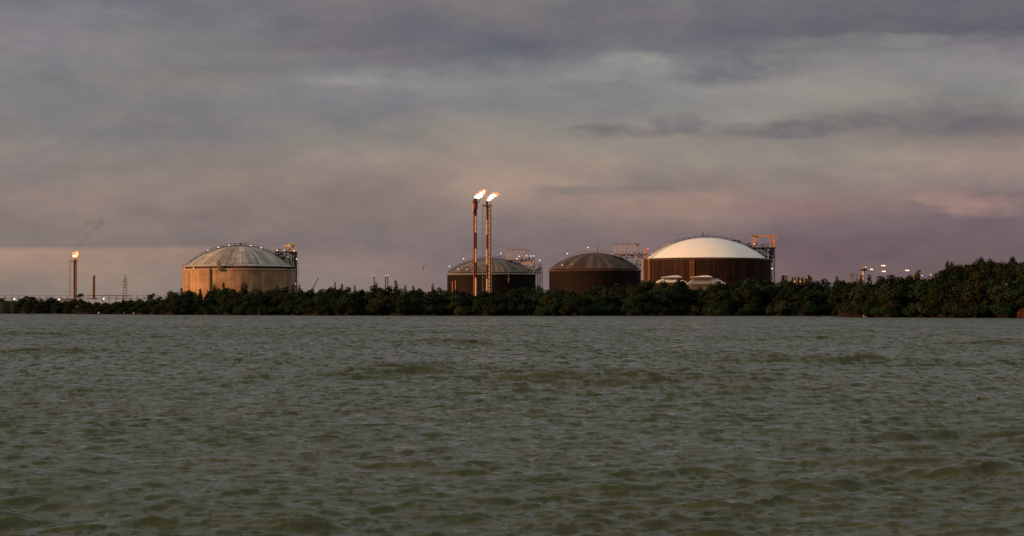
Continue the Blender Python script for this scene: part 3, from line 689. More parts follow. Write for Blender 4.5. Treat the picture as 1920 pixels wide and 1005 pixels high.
# orange gantry
go = thing('gantry_hoist', P(1430, 464, YQ+3), 'orange goalpost gantry hoist on the white-domed tank\'s pipe platform', 'crane')
b = MB()
for yy in (YQ+1, YQ+5):
    b.bpx(1410.0, 1411.3, 441, 463.5, yy, 0.5); b.bpx(1414.8, 1416.4, 441, 463.5, yy, 0.5)
    for k in range(6): b.bpx(1411.3, 1414.8, 442+k*3.8, 443.0+k*3.8, yy, 0.4)
b.build('leg', M['orange_paint'], go)
b = MB(); b.bpx(1410, 1450, 441.2, 443.4, YQ+1, 0.9); b.bpx(1410, 1457.5, 441.2, 442.5, YQ+5, 0.9); b.tpx((1450, 442.2), (1458, 442.2), YQ+1, 0.35); b.tpx((1416, 452), (1422, 443), YQ+1, 0.24); b.tpx((1444, 449), (1440, 443), YQ+1, 0.24); b.build('top_beam', M['orange_paint'], go)
b = MB()
for yy in (YQ+1, YQ+5):
    b.tpx((1449.6, 443), (1450.4, 463.5), yy, 0.24); b.tpx((1444, 463.5), (1443.5, 448), yy, 0.18); b.tpx((1457.5, 442.5), (1451.5, 463.5), yy, 0.22); b.tpx((1444, 450), (1452, 458), yy, 0.16); b.tpx((1452, 450), (1444, 460), yy, 0.16)
b.build('leg', M['orange_paint'], go)
b = MB(); b.bpx(1417, 1421, 442.6, 444.9, YQ+0.5, 1.4); b.build('trolley', M['dark_steel'], go)

# ------------------------------------------------------------------ flare stacks
def blob_chain(pts, Y, seed, jit=0.35, n=46):
    rr = random.Random(seed); b = MB()
    for i in range(n):
        t = i/(n-1)*(len(pts)-1); k = min(int(t), len(pts)-2); f = t-k
        p = pts[k]; q = pts[k+1]
        px = p[0]+(q[0]-p[0])*f; py = p[1]+(q[1]-p[1])*f; r = (p[2]+(q[2]-p[2])*f)*rr.uniform(0.35, 0.8)
        c = P(px+rr.uniform(-jit, jit)*r*2.6, py+rr.uniform(-jit, jit)*r*2.6, Y+rr.uniform(-0.5, 0.5)*r)
        b.ball(c, r, 9, 6, (1, 1, rr.uniform(0.7, 1.2)))
    return b
def flame(t, core, edge, Y, seed):
    fo = blob_chain(core, Y, seed).build('flame', M['flame'], t)
    blob_chain(edge, Y, seed+5, 0.6, 22).build('flame_edge', M['flame_edge'], fo)
YF = 1150
s1 = thing('flare_stack', P(891, 548, YF), 'left one of the twin red and white flare stacks, taller, without a lattice frame', 'flare stack', None)
seg = [(378,392,1),(392,405,2),(405,436,0),(436,470,1),(470,508,0),(508,520,1),(520,560,0)]
b = MB(); b.tpx((889.3, 380), (889.3, 560), YF, 0.62, n=14); b.each('riser', M['red_paint'], s1)
b = MB(); c2 = MB()
for q0, q1, k in [(392,405,2),(405,436,0),(436,466,1),(466,492,0),(492,511,2),(511,521,1),(521,560,0)]:
    tgt = b if k == 0 else c2; tgt.tpx((892.4, q0), (892.4, q1), YF-0.3, 0.58, n=14)
b.each('riser', M['stack_cream'], s1); c2.each('riser', M['stack_dark'], s1)
b = MB(); b.tpx((891.6, 378), (891.6, 392), YF, 1.35, n=16); b.build('seal_drum', M['red_paint'], s1)
b = MB(); b.tpx((887.8, 380), (887.8, 398), YF-1, 0.4, n=10); b.each('side_pipe', M['orange_paint'], s1)
b = MB(); b.tpx((891.2, 378), (891.2, 371.8), YF, 0.95, r2=1.0, n=16); b.tpx((888.6, 368.5), (888.6, 377), YF, 0.22, n=6); b.build('flare_tip', M['stack_dark'], s1)
b = MB(); b.bpx(885.2, 899.2, 378.2, 379.0, YF-2, 4); 
for p in (885.4, 889, 895, 899): b.tpx((p, 376), (p, 378.8), YF-2, 0.1)
b.tpx((885.4, 376.1), (899, 376.1), YF-2, 0.09); b.bpx(892, 896.4, 465, 465.7, YF-1.5, 2.5); b.bpx(886, 890, 397.5, 398.6, YF-1.5, 2.5)
b.build('platform', M['stack_dark'], s1)
flame(s1, [(889.5,370.5,0.6),(893,369.5,1.3),(898,367,1.7),(903,363.5,1.8),(906,360,1.2),(908,358,0.7)], [(890,369.5,0.9),(897,366.5,1.8),(904,361.5,2.1),(907.5,356,1.3)], YF, 41)

def derrick(t, p0, p1, q0, q1, Y, m, dep=4.0, step=7.5, r=0.11):
    b = MB()
    for p in (p0, p1):
        for yy in (Y-dep/2, Y+dep/2): b.tpx((p, q0), (p, q1), yy, r*1.15, n=5)
    q = q0; f = 0
    pm0 = p0+(p1-p0)*0.33; pm1 = p1-(p1-p0)*0.33
    while q < q1-1:
        qn = min(q+step, q1)
        for yy in (Y-dep/2, Y+dep/2):
            b.tpx((p0, q), (pm0, (q+qn)/2), yy, r*0.7, n=4); b.tpx((pm0, (q+qn)/2), (p0, qn), yy, r*0.7, n=4)
            b.tpx((p1, q), (pm1, (q+qn)/2), yy, r*0.7, n=4); b.tpx((pm1, (q+qn)/2), (p1, qn), yy, r*0.7, n=4)
        if f % 3 == 0:
            for yy in (Y-dep/2, Y+dep/2): b.tpx((p0, q), (p1, q), yy, r*0.9, n=4)
        b.tube(P(p0, q, Y-dep/2), P(p0, qn, Y+dep/2), r*0.7, n=4); b.tube(P(p1, q, Y-dep/2), P(p1, qn, Y+dep/2), r*0.7, n=4)
        q += step; f += 1
    return b.build('lattice_frame', m, t)
s2 = thing('flare_stack', P(915, 548, YF), 'right one of the twin red and white flare stacks, inside a lattice derrick frame', 'flare stack', None)
b = MB(); c2 = MB()
for q0, q1, k in [(386,412,1),(412,440,0),(440,467,1),(467,496,0),(496,523,1),(523,560,0)]:
    (b if k == 0 else c2).tpx((913.3, q0), (913.3, q1), YF, 0.56, n=14)
b.each('riser', M['stack_cream'], s2); c2.each('riser', M['red_paint'], s2)
b = MB(); b.tpx((917.6, 380), (917.6, 560), YF-1.6, 0.40, n=12); b.build('thin_riser', M['stack_cream'], s2)
b = MB(); b.tpx((915.6, 388), (915.6, 560), YF+1, 0.3, n=10); b.tpx((919.6, 388), (919.6, 560), YF+1, 0.16, n=8); b.each('guide_pipe', M['red_paint'], s2)
derrick(s2, 904.4, 921.8, 385, 560, YF, M['grey_steel'], r=0.12)
b = MB(); b.bpx(903.6, 922.0, 385.2, 386.2, YF-2.5, 5)
for p in (904, 908, 919, 921.6): b.tpx((p, 383.4), (p, 386), YF-2.5, 0.1)
b.tpx((904, 383.5), (921.8, 383.5), YF-2.5, 0.09); b.build('platform', M['stack_dark'], s2)
b = MB(); b.tpx((913.2, 376.5), (913.2, 390), YF, 0.62, n=12); b.build('flare_tip', M['stack_dark'], s2)
b = MB(); b.tpx((917.6, 376.3), (917.6, 381), YF, 0.62, r2=0.42, n=12); b.build('flare_tip', M['orange_paint'], s2)
flame(s2, [(913.8,376,0.6),(918,374,1.3),(922,369,1.6),(926,365.5,1.3),(930,367.5,0.5)], [(914,374.5,0.9),(920,368,1.7),(926,363,1.5),(933,364.5,0.9),(936,364,0.5)], YF, 57)

YG = 1900
s3 = thing('flare_stack', P(140, 563, YG), 'single burning flare stack in a lattice frame over the jetty, far left', 'flare stack')
b = MB(); b.tpx((139.2, 484), (139.2, 566), YG, 0.8, n=12); b.each('riser', M['red_paint'], s3)
b = MB(); b.tpx((141.6, 488), (141.6, 566), YG-0.5, 0.5, n=10); b.build('thin_riser', M['salmon'], s3)
b = MB(); b.tpx((143.6, 489), (143.6, 566), YG, 0.22, n=8); b.each('guide_pipe', M['rust_steel'], s3)
derrick(s3, 130.2, 144.2, 489, 566, YG, M['rust_steel'], 5, 6.5, 0.17)
b = MB(); b.bpx(129.6, 144.6, 488.6, 489.6, YG-3, 6); b.build('platform', M['stack_dark'], s3)
b = MB(); b.tpx((140.2, 482.6), (140.2, 489.5), YG, 1.5, r2=1.0, n=12); b.build('flare_tip', M['orange_paint'], s3)
flame(s3, [(138.6,481,1.1),(140.5,478.5,2.1),(142.6,475.5,2.1),(144.5,474,1.2)], [(138.6,481,1.6),(141,477,2.7),(144,473,2.0)], YG, 77)
# smoke of the left flare
sm = MB()
for (p, q, r) in ((145,466,3.0),(149,456,4.5),(155,446,6.0),(163,436,7.5),(172,427,8.5),(180,418,9)): sm.ball(P(p, q, YG), r, 14, 9, (1, 1, 1.3))
ms = bpy.data.materials.new('thin_smoke'); ms.use_nodes = True; T = NT(ms.node_tree); T.n.clear()
pv = T.new('ShaderNodeVolumePrincipled'); pv.inputs['Color'].default_value = (0.08,0.07,0.07,1)
c = T.new('ShaderNodeTexCoord').outputs['Object']; nn = T.noise(c, 0.11, 3.0, 0.6)
T.l.new(T.rng(nn, 0.45, 0.7, 0.0, 0.03), pv.inputs['Density'])
oo = T.new('ShaderNodeOutputMaterial'); T.l.new(pv.outputs[0], oo.inputs['Volume'])
smo = sm.build('smoke', ms, org=P(150, 460, YG)); tag(smo, 'thin dark smoke drifting up from the far left flare', 'smoke', None, 'stuff')

# ------------------------------------------------------------------ left: jetty, column, mast
YJ = 2000
j = thing('jetty', P(150, 576, YJ), 'long pipe jetty on thin legs across the far left skyline', 'jetty')
MB().bpx(-60, 345, 559.4, 560.2, YJ, 6).build('deck', M['hazed_jetty_steel'], j)
b = MB(); b.bpx(-60, 345, 554.2, 554.6, YJ, 1.0); b.bpx(166, 243, 553.6, 554.9, YJ-1, 1.0); b.build('pipe_rack', M['hazed_jetty_steel'], j)
for k in range(31):
    p = -58+k*13.1; b = MB(); b.tpx((p, 553.2), (p, 576), YJ+1, 0.26, n=6); b.tpx((p+2.2, 553.2), (p+2.2, 576), YJ+4, 0.2, n=6); b.build('leg', M['hazed_jetty_steel'], j)
cv = thing('vent_column', P(175.5, 563, YG), 'pale curved vent column right of the far left flare', 'column')
b = MB(); b.tpx((174.6, 560), (175.2, 518.5), YG, 1.0, n=12); b.build('column', M['salmon'], cv)
b = MB(); b.tpx((177, 560), (177.4, 518), YG+0.5, 0.5, n=8); b.ball(P(177.4, 517.8, YG), 0.9); b.bpx(169, 181, 559.5, 561, YG-2, 5); b.each('side_pipe', M['stack_dark'], cv)
lm = thing('lattice_mast', P(234.5, 563, YG), 'slim lattice mast with a spike, right of the vent column', 'mast')
ladder_tower(lm, 231, 237.8, 522, 566, YG, M['rust_steel'], 5.5, 'lattice_frame', 0.24, 3.5)
b = MB(); b.tpx((234.6, 514), (234.6, 540), YG+1, 0.35, n=6); b.ball(P(234.6, 515.5, YG+1), 0.6); b.build('spike', M['rust_steel'], lm)
YT = 1350
wt = thing('low_roof_building', P(130, 566, YT), 'low building with pale arched roofs among the trees below the far left flare', 'building')
b = MB()
for (c0, c1, top, base) in ((113, 131, 557.6, 562), (124, 148.5, 556.2, 562)):
    n = 12; vs = []
    for k in range(n+1):
        a = math.pi*k/n; p = (c0+c1)/2-(c1-c0)/2*math.cos(a); q = base-(base-top)*math.sin(a)
        vs += [P(p, q, YT), P(p, q, YT+10)]
    b.add(vs, [(2*k, 2*k+2, 2*k+3, 2*k+1) for k in range(n)], True)
b.build('roof', M['pale_steel'], wt)
MB().bpx(114, 148, 560.5, 572, YT+0.5, 9).build('wall', M['grey_steel'], wt)

# ------------------------------------------------------------------ mid skyline
YK = 2200
for (p, lab) in ((701.6, 'thin dark chimney, left one standing apart from the pair'), (722.9, 'thin dark chimney, left one of the close pair'), (727.2, 'thin dark chimney, right one of the close pair')):
    t_ = thing('chimney', P(p, 560, YK), lab+', above the middle trees', 'chimney', 'dark chimneys above the trees')
    b = MB(); b.tpx((p, 518), (p, 560), YK, 0.62, n=10); b.build('shaft', M['stack_dark'], t_)
    b = MB(); b.ball(P(p, 516.6, YK), 0.75, 8, 6, (1, 1, 1.1)); b.build('top_flame', emit('small_flame', (1.0,0.42,0.28), 0.9), t_)
ta = thing('antenna_mast', P(796, 560, 1900), 'tall thin pale antenna mast between the chimneys and the central tanks', 'mast')
b = MB(); b.tpx((798, 560), (796.6, 496), 1900, 0.42, n=6, r2=0.26); b.tpx((795.4, 497), (798.6, 540), 1900, 0.16, n=5); b.build('mast', M['cream'], ta)
b = MB(); b.bpx(793.2, 795.2, 498.5, 505, 1900, 1.2); b.tpx((794, 495.5), (797, 495.5), 1900, 0.25); b.build('antenna_panel', M['grey_steel'], ta)
tcx = thing('crane_jib', P(586, 556, 1300), 'slanting dark boom of a mobile crane rising right of the concrete tank', 'crane')
b = MB(); b.tpx((586.5, 541), (596.6, 522.6), 1300, 0.38, n=6, r2=0.26); b.ball(P(596.7, 522.8, 1300), 0.5); b.build('boom', M['grey_steel'], tcx)
b = MB(); b.bpx(582.5, 588, 541, 560, 1300, 3); b.build('cab', M['grey_steel'], tcx)

# ------------------------------------------------------------------ white roofed halls
def hip(b, p0, p1, qe, qr, Y, dep, inset=0.22, th=0.35, rin=0.5, insr=None):
    insr = inset if insr is None else insr
    """hip roof with its eaves at qe and its ridge at qr"""
    x0, x1 = PX(p0, Y), PX(p1, Y); z0, z1 = PZ(qe, Y), PZ(qr, Y); w = x1-x0; ym = Y+dep*rin
    v = [(x0,Y,z0),(x1,Y,z0),(x1,Y+dep,z0),(x0,Y+dep,z0),(x0+w*inset,ym,z1),(x1-w*insr,ym,z1)]
    v += [(x0,Y,z0-th),(x1,Y,z0-th),(x1,Y+dep,z0-th),(x0,Y+dep,z0-th)]
    b.add(v, [(0,1,5,4),(1,2,5),(2,3,4,5),(3,0,4),(0,6,7,1),(1,7,8,2),(2,8,9,3),(3,9,6,0),(9,8,7,6)])
YR = 1050
h2 = thing('hall', P(1325, 548, YR), 'larger white-roofed hall with stepped two-tier roof in front of the white-domed tank', 'building')
b = MB(); hip(b, 1291.5, 1361, 530.6, 521.8, YR, 16, 0.18, 0.8); b.build('lower_roof', M['roof_grey'], h2)
b = MB(); b.bpx(1300, 1333, 519.5, 524.5, YR+4.5, 6); b.build('upper_wall', M['dusty_pink'], h2)
b = MB(); hip(b, 1297.5, 1336, 519.0, 516.2, YR+2.5, 10, 0.62, 0.22, 0.5, 0.16); b.build('upper_roof', M['white_paint'], h2)
b = MB(); b.bpx(1296, 1357, 532.0, 550, YR+1.5, 13); b.build('wall', M['dusty_pink'], h2)
h1 = thing('hall', P(1258, 548, YR+20), 'smaller white-roofed hall half hidden by treetops, left of the larger hall', 'building')
YR2 = YR+20
b = MB(); hip(b, 1234, 1287, 527.6, 522.0, YR2, 16, 0.2, 0.6); b.build('lower_roof', M['white_paint'], h1)
b = MB(); b.bpx(1245, 1276, 519.5, 525, YR2+4.5, 6); b.build('upper_wall', M['dusty_pink'], h1)
b = MB(); hip(b, 1242, 1278.5, 519.2, 516.2, YR2+2.5, 10, 0.62, 0.22, 0.5, 0.16); b.build('upper_roof', M['white_paint'], h1)
b = MB(); b.bpx(1237, 1286, 530, 550, YR2+1.5, 13); b.build('wall', M['dusty_pink'], h1)

# ------------------------------------------------------------------ right skyline
YS = 1150
def block(p0, p1, q0, label, m, wins, name='building', dep=8):
    t_ = thing(name, P((p0+p1)/2, 545, YS), label, 'building')
    MB().bpx(p0, p1, q0, 548, YS, dep).build('wall', m, t_)
    MB().bpx(p0-0.3, p1+0.3, q0-0.6, q0-0.05, YS-0.3, dep+0.6).build('roof', M['grey_steel'], t_)
    for (a, c_, w, h, lit) in wins: MB().bpx(a, a+w, c_, c_+h, YS-0.06, 0.1).build('window', M['window_lit'] if lit else M['window'], t_)
block(1488, 1496, 520.5, 'small salmon-coloured building with lit windows right of the white-domed tank', M['dusty_pink'], [(1489.5,522,1.4,1.8,0),(1493,522,1.4,1.8,1),(1490,526,2.2,1.6,1)])
block(1499, 1503, 519.8, 'narrow dark block squeezed between two low salmon buildings', M['dusty_pink'], [(1500.5,520.5,1.6,1.6,1)])
block(1506, 1511, 520.8, 'low pale block with a lit edge among the treetops right of the big tank', M['dusty_pink'], [(1507,521.8,2.0,1.0,1)])
block(1514.5, 1524, 520.2, 'long low salmon building, rightmost of the cluster right of the big tank', M['dusty_pink'], [(1516,521.8,1.6,1.4,0),(1520,521.8,1.6,1.4,0)])
block(1470, 1477.5, 516.8, 'tiny reddish hut roof just right of the big tank\'s stair tower', M['dusty_pink'], [(1472,518.4,1.6,1.2,0)])
block(1714.5, 1725.5, 514.2, 'pale-framed low building among the right hand treetops', M['dusty_pink'], [(1716.5,516,3.4,2.6,0),(1721,516,3.0,2.6,0)])
block(1693, 1699, 522.0, 'small white roofed shed low among the right hand treetops', M['roof_grey'], [(1694,523.6,1.4,1.2,0)])
fr = thing('frame_rack', P(1600, 530, YS), 'grey slatted steel box frame left of the lookout tower', 'frame')
b = MB()
for q in (512, 514, 516, 518): b.bpx(1593, 1608, q, q+0.7, YS, 2.0)
b.each('slat', M['grey_steel'], fr)
b = MB()
for p in (1593, 1597, 1601, 1607.4): b.bpx(p, p+0.7, 512, 535, YS+0.2, 1.6)
b.each('post', M['grey_steel'], fr)
lt = thing('lookout_tower', P(1619.4, 540, YS), 'round pale tower with a dark wider gallery head', 'tower')
MB().tube(P(1619.4, 545, YS), P(1619.4, 507.5, YS), 0.95, n=14).build('shaft', M['pale_steel'], lt)
b = MB(); b.tube(P(1619.4, 508.0, YS), P(1619.4, 505.8, YS), 1.2, r2=2.1, n=16); b.tube(P(1619.4, 505.8, YS), P(1619.4, 504.2, YS), 2.15, n=16); b.build('gallery', M['dark_steel'], lt)
b = MB(); b.tube(P(1619.4, 504.1, YS), P(1619.4, 500, YS), 1.2, n=12); b.tube(P(1614.2, 504.4, YS), P(1614.2, 500, YS), 0.1, n=5); b.tube(P(1618, 500, YS), P(1618, 498, YS), 0.1, n=5); b.build('cabin', M['grey_steel'], lt)

def floodlight(px, heads, Y, label, base=545):
    t_ = thing('floodlight_mast', P(px, base, Y), label, 'floodlight', 'floodlight masts on the right')
    MB().tpx((px, heads[0][0]-0.5), (px, base), Y, 0.16, n=8).build('pole', M['grey_steel'], t_)
    for (q, offs) in heads:
        h = MB(); h.bpx(px+min(offs)-0.8, px+max(offs)+0.8, q+1.3, q+1.8, Y, 0.5); hb = h.build('crossbar', M['grey_steel'], t_)
        for o_ in offs:
            MB().ball(P(px+o_, q, Y-0.3), 0.37, 8, 6, (1.1, 1, 0.85)).build('lamp', M['bulb_orange'], hb)
    return t_
floodlight(1634.3, [(505, (-1.3, 1.2))], YS, 'floodlight mast with one double orange lamp, just right of the lookout tower')
floodlight(1657, [(498, (-3.2, -0.6, 1.8)), (508.8, (-2.0, 0.4, 2.4))], YS, 'tallest floodlight mast, two rows of orange lamps one above the other')
floodlight(1701.3, [(507, (-2.6, -0.2, 2.2))], YS, 'rightmost floodlight mast, one row of orange lamps over the treetops')

# ------------------------------------------------------------------ lamps
ORD = ['first', 'second', 'third', 'fourth', 'fifth', 'sixth', 'seventh', 'eighth', 'ninth', 'tenth', 'eleventh', 'twelfth', 'thirteenth', 'fourteenth', 'fifteenth', 'sixteenth', 'seventeenth', 'eighteenth', 'nineteenth', 'twentieth', 'twenty-first', 'twenty-second', 'twenty-third', 'twenty-fourth']
def lamp(px, py, Y, base, m, label, group, r=0.36, pm='grey_steel', pr=0.07):
    t_ = thing('lamp_post', P(px, base, Y), label, 'lamp', group)
    MB().tpx((px, py), (px, base), Y, pr, n=5).build('post', M[pm], t_)
    MB().ball(P(px, py, Y), r*0.78, 8, 6).build('bulb', m, t_)
def lamps(lst, Y, where, group, m='bulb', r=0.36, kind='white lamp'):
    for k, (px, py, base) in enumerate(sorted(lst)):
        lamp(px, py, Y, base, M[m], f'{ORD[k]} {kind} from the left {where}', group, r)
lamps([(389.7,469,477),(409,463.6,471),(429,459.6,466),(470.5,460.6,465),(490,464.6,471)], YA, 'along the grey ribbed dome of the concrete tank', 'lamps over the concrete tank')
lamps([(519.5,469,471.6),(532.5,469.5,471.6),(551.5,470.3,471.6),(556,485.5,492)], YP-0.5, 'on the concrete tank\'s pipe platform', 'lamps on the concrete tank platform', r=0.33)
lamp(527.4, 471, YP-0.7, 472, M['bulb_red'], 'small red lamp under the yellow jib crane\'s boom', 'lamps on the concrete tank platform', 0.24)
lamp(554, 532, YA-3, 545, M['bulb'], 'white lamp low on the right edge of the concrete tank, just above the trees', 'lamps on the concrete tank platform', 0.36)
lamps([(842.5,499.5,512),(869,485.2,497),(939,475,488)], YB, 'above the mottled dome behind the flare stacks', 'lamps over the mottled dome', r=0.42)
lamps([(859,504.6,509),(875.6,505,509)], YB-RB*0.8, 'low on the mottled dome behind the flare stacks', 'lamps over the mottled dome', 'bulb', 0.32)
lamps([(969,485,487),(973.6,480.5,487),(987,479.6,487),(995.4,480,487),(1000.4,479.8,487),(1012,488,505)], YB-9, 'on the cage platform of the mottled-dome tank', 'lamps on the mottled-dome tank platform', r=0.40)
lamp(1000, 488.2, YB-9.5, 491, M['bulb_red'], 'red lamp at the right end of the mottled-dome tank\'s platform', 'lamps on the mottled-dome tank platform', 0.36)
lamp(984, 503.6, YB-9.5, 510, M['bulb'], 'white lamp between the columns under the mottled-dome tank\'s platform', 'lamps on the mottled-dome tank platform', 0.42)
lamp(922.6, 473.6, YB, 486, M['bulb_red'], 'red lamp over the mottled dome just right of the flare stack frame', 'lamps over the mottled dome', 0.32)
lamps([(1063.6,475.5,490),(1102.5,464,477)], YC, 'above the dark streaked dome', 'lamps over the dark dome', r=0.42)
lamp(1054, 497, YC-RC*0.75, 503, M['bulb_orange'], 'orange lamp low on the left of the dark streaked dome', 'lamps over the dark dome', 0.40)
lamp(1215, 466.8, YC-11, 476.4, M['bulb_red'], 'bright red lamp between the dark dome\'s cage platform and the white dome', 'lamps on the dark dome platform', 0.62)
lamps([(1263,443.6,457),(1291,442.6,449),(1346,441.4,447),(1366,444.4,449)], YD, 'above the white dome', 'dim lamps over the white dome', 'bulb_dim', 0.26, 'faint unlit-looking lamp')
lamp(1384.4, 444.6, YD, 452, M['bulb_red'], 'small red lamp above the white dome\'s right slope', 'lamps on the white-domed tank', 0.28)
lamp(1414, 457.4, YQ+0.4, 464, M['bulb_orange'], 'orange lamp in the left leg of the orange gantry', 'lamps on the white-domed tank', 0.32)
lamp(1451.2, 452.2, YQ+0.4, 464, M['bulb_red'], 'red lamp on the right leg of the orange gantry', 'lamps on the white-domed tank', 0.30)
lamp(1447.6, 503.8, YQ+3, 520, M['bulb'], 'white lamp on the stair tower right of the white-domed tank', 'lamps on the white-domed tank', 0.38)
lamps([(27,560.6,572),(111,561.4,572),(194.3,560,572),(279.6,559.4,572)], 1290, 'in front of the long jetty', 'lamps along the jetty', r=0.62)
lamps([(1489.5,528,535),(1500.5,527.5,535),(1513.6,521.2,530)], YS-3, 'by the salmon buildings right of the big tank', 'lamps by the salmon buildings', 'bulb_orange', 0.26)
lamp(1623, 500.8, YS-2.5, 504.5, M['bulb'], 'white lamp on the lookout tower\'s gallery', 'lamps by the lookout tower', 0.30)
lamp(1633, 487.2, YS, 520, M['bulb_dim'], 'faint lone lamp high above the right hand floodlights', 'lamps by the lookout tower', 0.22)
lamp(1729, 517, YS, 530, M['bulb'], 'small white lamp right of the pale-framed building', 'lamps among the right hand treetops', 0.26)
lamp(1745.6, 515.2, YS, 530, M['bulb_orange'], 'orange lamp among the treetops left of the wooded hill', 'lamps among the right hand treetops', 0.34)

# ------------------------------------------------------------------ trees
PROFILE = [(0,570),(30,568),(36,558.5),(55,557),(65,560),(80,560),(90,556),(100,556),(110,560),(125,562),(145,557),(165,563),(200,563),(230,561),(250,560),(270,557),(285,555),(300,556),(313,547),(322,541),(340,540),(355,541),(370,543),(390,544),(400,538),(420,536),(440,539),(455,533),(470,538),(490,541),(520,538),(545,536),(560,537),(575,543),(590,544),(600,541),(628,534),(640,534),(655,540),(690,541),(700,535),(725,537),(742,533),(755,541),(775,540),(800,541),(812,536),(830,541),(850,542),(880,546),(920,544),(940,541),(960,537),(980,534),(1010,536),(1025,543),(1040,539),(1060,541),(1100,536),(1125,532),(1140,533),(1180,528),(1210,523),(1236,527.5),(1246,524.5),(1262,522.5),(1285,523),(1291,528),(1294,541),(1312,541),(1320,534),(1336,528),(1360,526),(1400,521),(1430,521),(1470,523),(1500,528),(1540,523),(1580,523),(1600,519),(1640,515),(1660,514),(1690,517),(1700,515),(1735,513),(1755,511),(1770,507),(1784,492),(1800,490),(1820,490),(1838,484),(1850,489),(1858,487),(1880,492),(1898,482),(1910,487),(1960,486)]
def crown_mesh(name, lobes, nleaf, size, seed, droop=0.0):
    """leaf clumps spread through the lobes; a lobe is (x,y,z,rx,ry,rz), the tree is 1 high"""
    g = np.random.default_rng(seed); V = []; Fc = []
    wts = np.array([l[3]*l[4]*l[5] for l in lobes])**0.67; wts /= wts.sum()
    for l, w in zip(lobes, wts):
        n = max(8, int(nleaf*w))
        d = g.normal(size=(n, 3)); d /= np.linalg.norm(d, axis=1)[:, None]
        rad = g.uniform(0.55, 1.0, n)**0.6
        bump = 1+0.22*np.sin(d[:, 0]*5+seed)*np.sin(d[:, 2]*6+d[:, 1]*4)
        c = np.array(l[:3])+d*np.array(l[3:6])*(rad*bump)[:, None]
        nn = d*1.0+g.normal(size=(n, 3))*0.28+np.array([0, 0, 0.2]); nn /= np.linalg.norm(nn, axis=1)[:, None]
        a = np.cross(nn, g.normal(size=(n, 3))); a /= np.linalg.norm(a, axis=1)[:, None]; b_ = np.cross(nn, a)
        s = size*g.uniform(0.55, 1.35, n)[:, None]
        for k in range(n):
            if c[k, 2] < 0.0: continue
            q = len(V)
            V += [c[k]-a[k]*s[k]-b_[k]*s[k]*0.45, c[k]+a[k]*s[k]*0.2-b_[k]*s[k]*0.7, c[k]+a[k]*s[k]+b_[k]*s[k]*0.3, c[k]-a[k]*s[k]*0.3+b_[k]*s[k]*0.75]
            Fc.append((q, q+1, q+2, q+3))
    me = bpy.data.meshes.new(name); me.from_pydata([tuple(v) for v in V], [], Fc); me.update(); return me
def trunk_mesh(name, lobes, seed, r=0.022, top=0.75):
    rr = random.Random(seed); b = MB(); x = y = 0.0; z = -0.03; pts = [(x, y, z)]
    for k in range(4): x += rr.uniform(-.03, .03); y += rr.uniform(-.03, .03); z += (top+0.03)/4; pts.append((x, y, z))
    for k in range(4): b.tube(pts[k], pts[k+1], r*(1-k*0.2), r*(1-(k+1)*0.2), 6)
    for l in lobes[:7]:
        base = pts[1] if l[2] < top*0.5 else pts[2]
        b.tube(base, l[:3], r*0.5, r*0.2, 5)
    me = bpy.data.meshes.new(name); me.from_pydata(b.v, [], b.f); me.update(); return me
def proto(kind, seed):
    rr = random.Random(seed); L = []
    if kind == 'round':
        for k in range(11):
            a = rr.uniform(0, 6.28); z = rr.uniform(0.18, 0.80); w = 0.36*math.sqrt(max(0.05, 1-((z-0.42)/0.52)**2)); r = rr.uniform(0.12, 0.22)
            d = w*rr.uniform(0.5, 1.0); L.append((math.cos(a)*d, math.sin(a)*d, z, r*1.15, r*1.15, r*rr.uniform(0.7, 0.95)))
        L.append((rr.uniform(-.06, .06), 0, 0.55, 0.27, 0.27, 0.3)); L.append((rr.uniform(-.1, .1), 0, 0.86, 0.13, 0.13, 0.12))
        return L, 2300, 0.034
    if kind == 'cone':
        for k in range(9):
            z = 0.15+0.82*k/8; w = 0.24*(1-z)+0.03
            for i in range(2 if k < 6 else 1):
                a = rr.uniform(0, 6.28); L.append((math.cos(a)*w*0.4, math.sin(a)*w*0.4, z, w*rr.uniform(.8, 1.1)+0.02, w+0.02, 0.075))
        return L, 1500, 0.028
    if kind == 'bush':
        for k in range(9):
            a = rr.uniform(0, 6.28); d = rr.uniform(0.15, 0.62); z = rr.uniform(0.15, 0.62); r = rr.uniform(0.22, 0.38); L.append((math.cos(a)*d, math.sin(a)*d*0.7, z, r, r*0.9, r*rr.uniform(0.7, 0.95)))
        L.append((0, 0, 0.35, 0.6, 0.45, 0.36))
        return L, 1700, 0.062
    if kind == 'plume':     # feathery, upright heads
        for k in range(8):
            a = rr.uniform(0, 6.28); d = rr.uniform(0.03, 0.3); top = rr.uniform(0.6, 0.93); h = rr.uniform(0.16, 0.26)
            L.append((math.cos(a)*d, math.sin(a)*d, top-h, rr.uniform(0.10, 0.16), 0.13, h)); L.append((math.cos(a)*d*1.2, math.sin(a)*d, top-h*2, 0.17, 0.17, h*0.8))
        return L, 2400, 0.03
TREE_N = {}
def make_tree(kind, seed):
    name = {'round': 'mangrove_tree', 'cone': 'casuarina_tree', 'bush': 'shore_shrub', 'plume': 'feathery_tree'}[kind]
    L, n, s = proto(kind, seed)
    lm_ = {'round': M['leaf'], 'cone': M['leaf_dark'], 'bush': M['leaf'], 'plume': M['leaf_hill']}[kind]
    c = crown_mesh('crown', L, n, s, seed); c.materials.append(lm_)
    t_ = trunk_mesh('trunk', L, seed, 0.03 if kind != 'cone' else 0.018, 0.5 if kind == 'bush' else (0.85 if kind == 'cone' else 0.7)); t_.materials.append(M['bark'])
    return name, c, t_
PR = {'round': [make_tree('round', 100+i) for i in range(7)], 'cone': [make_tree('cone', 200+i) for i in range(3)], 'bush': [make_tree('bush', 300+i) for i in range(5)], 'plume': [make_tree('plume', 400+i) for i in range(4)]}
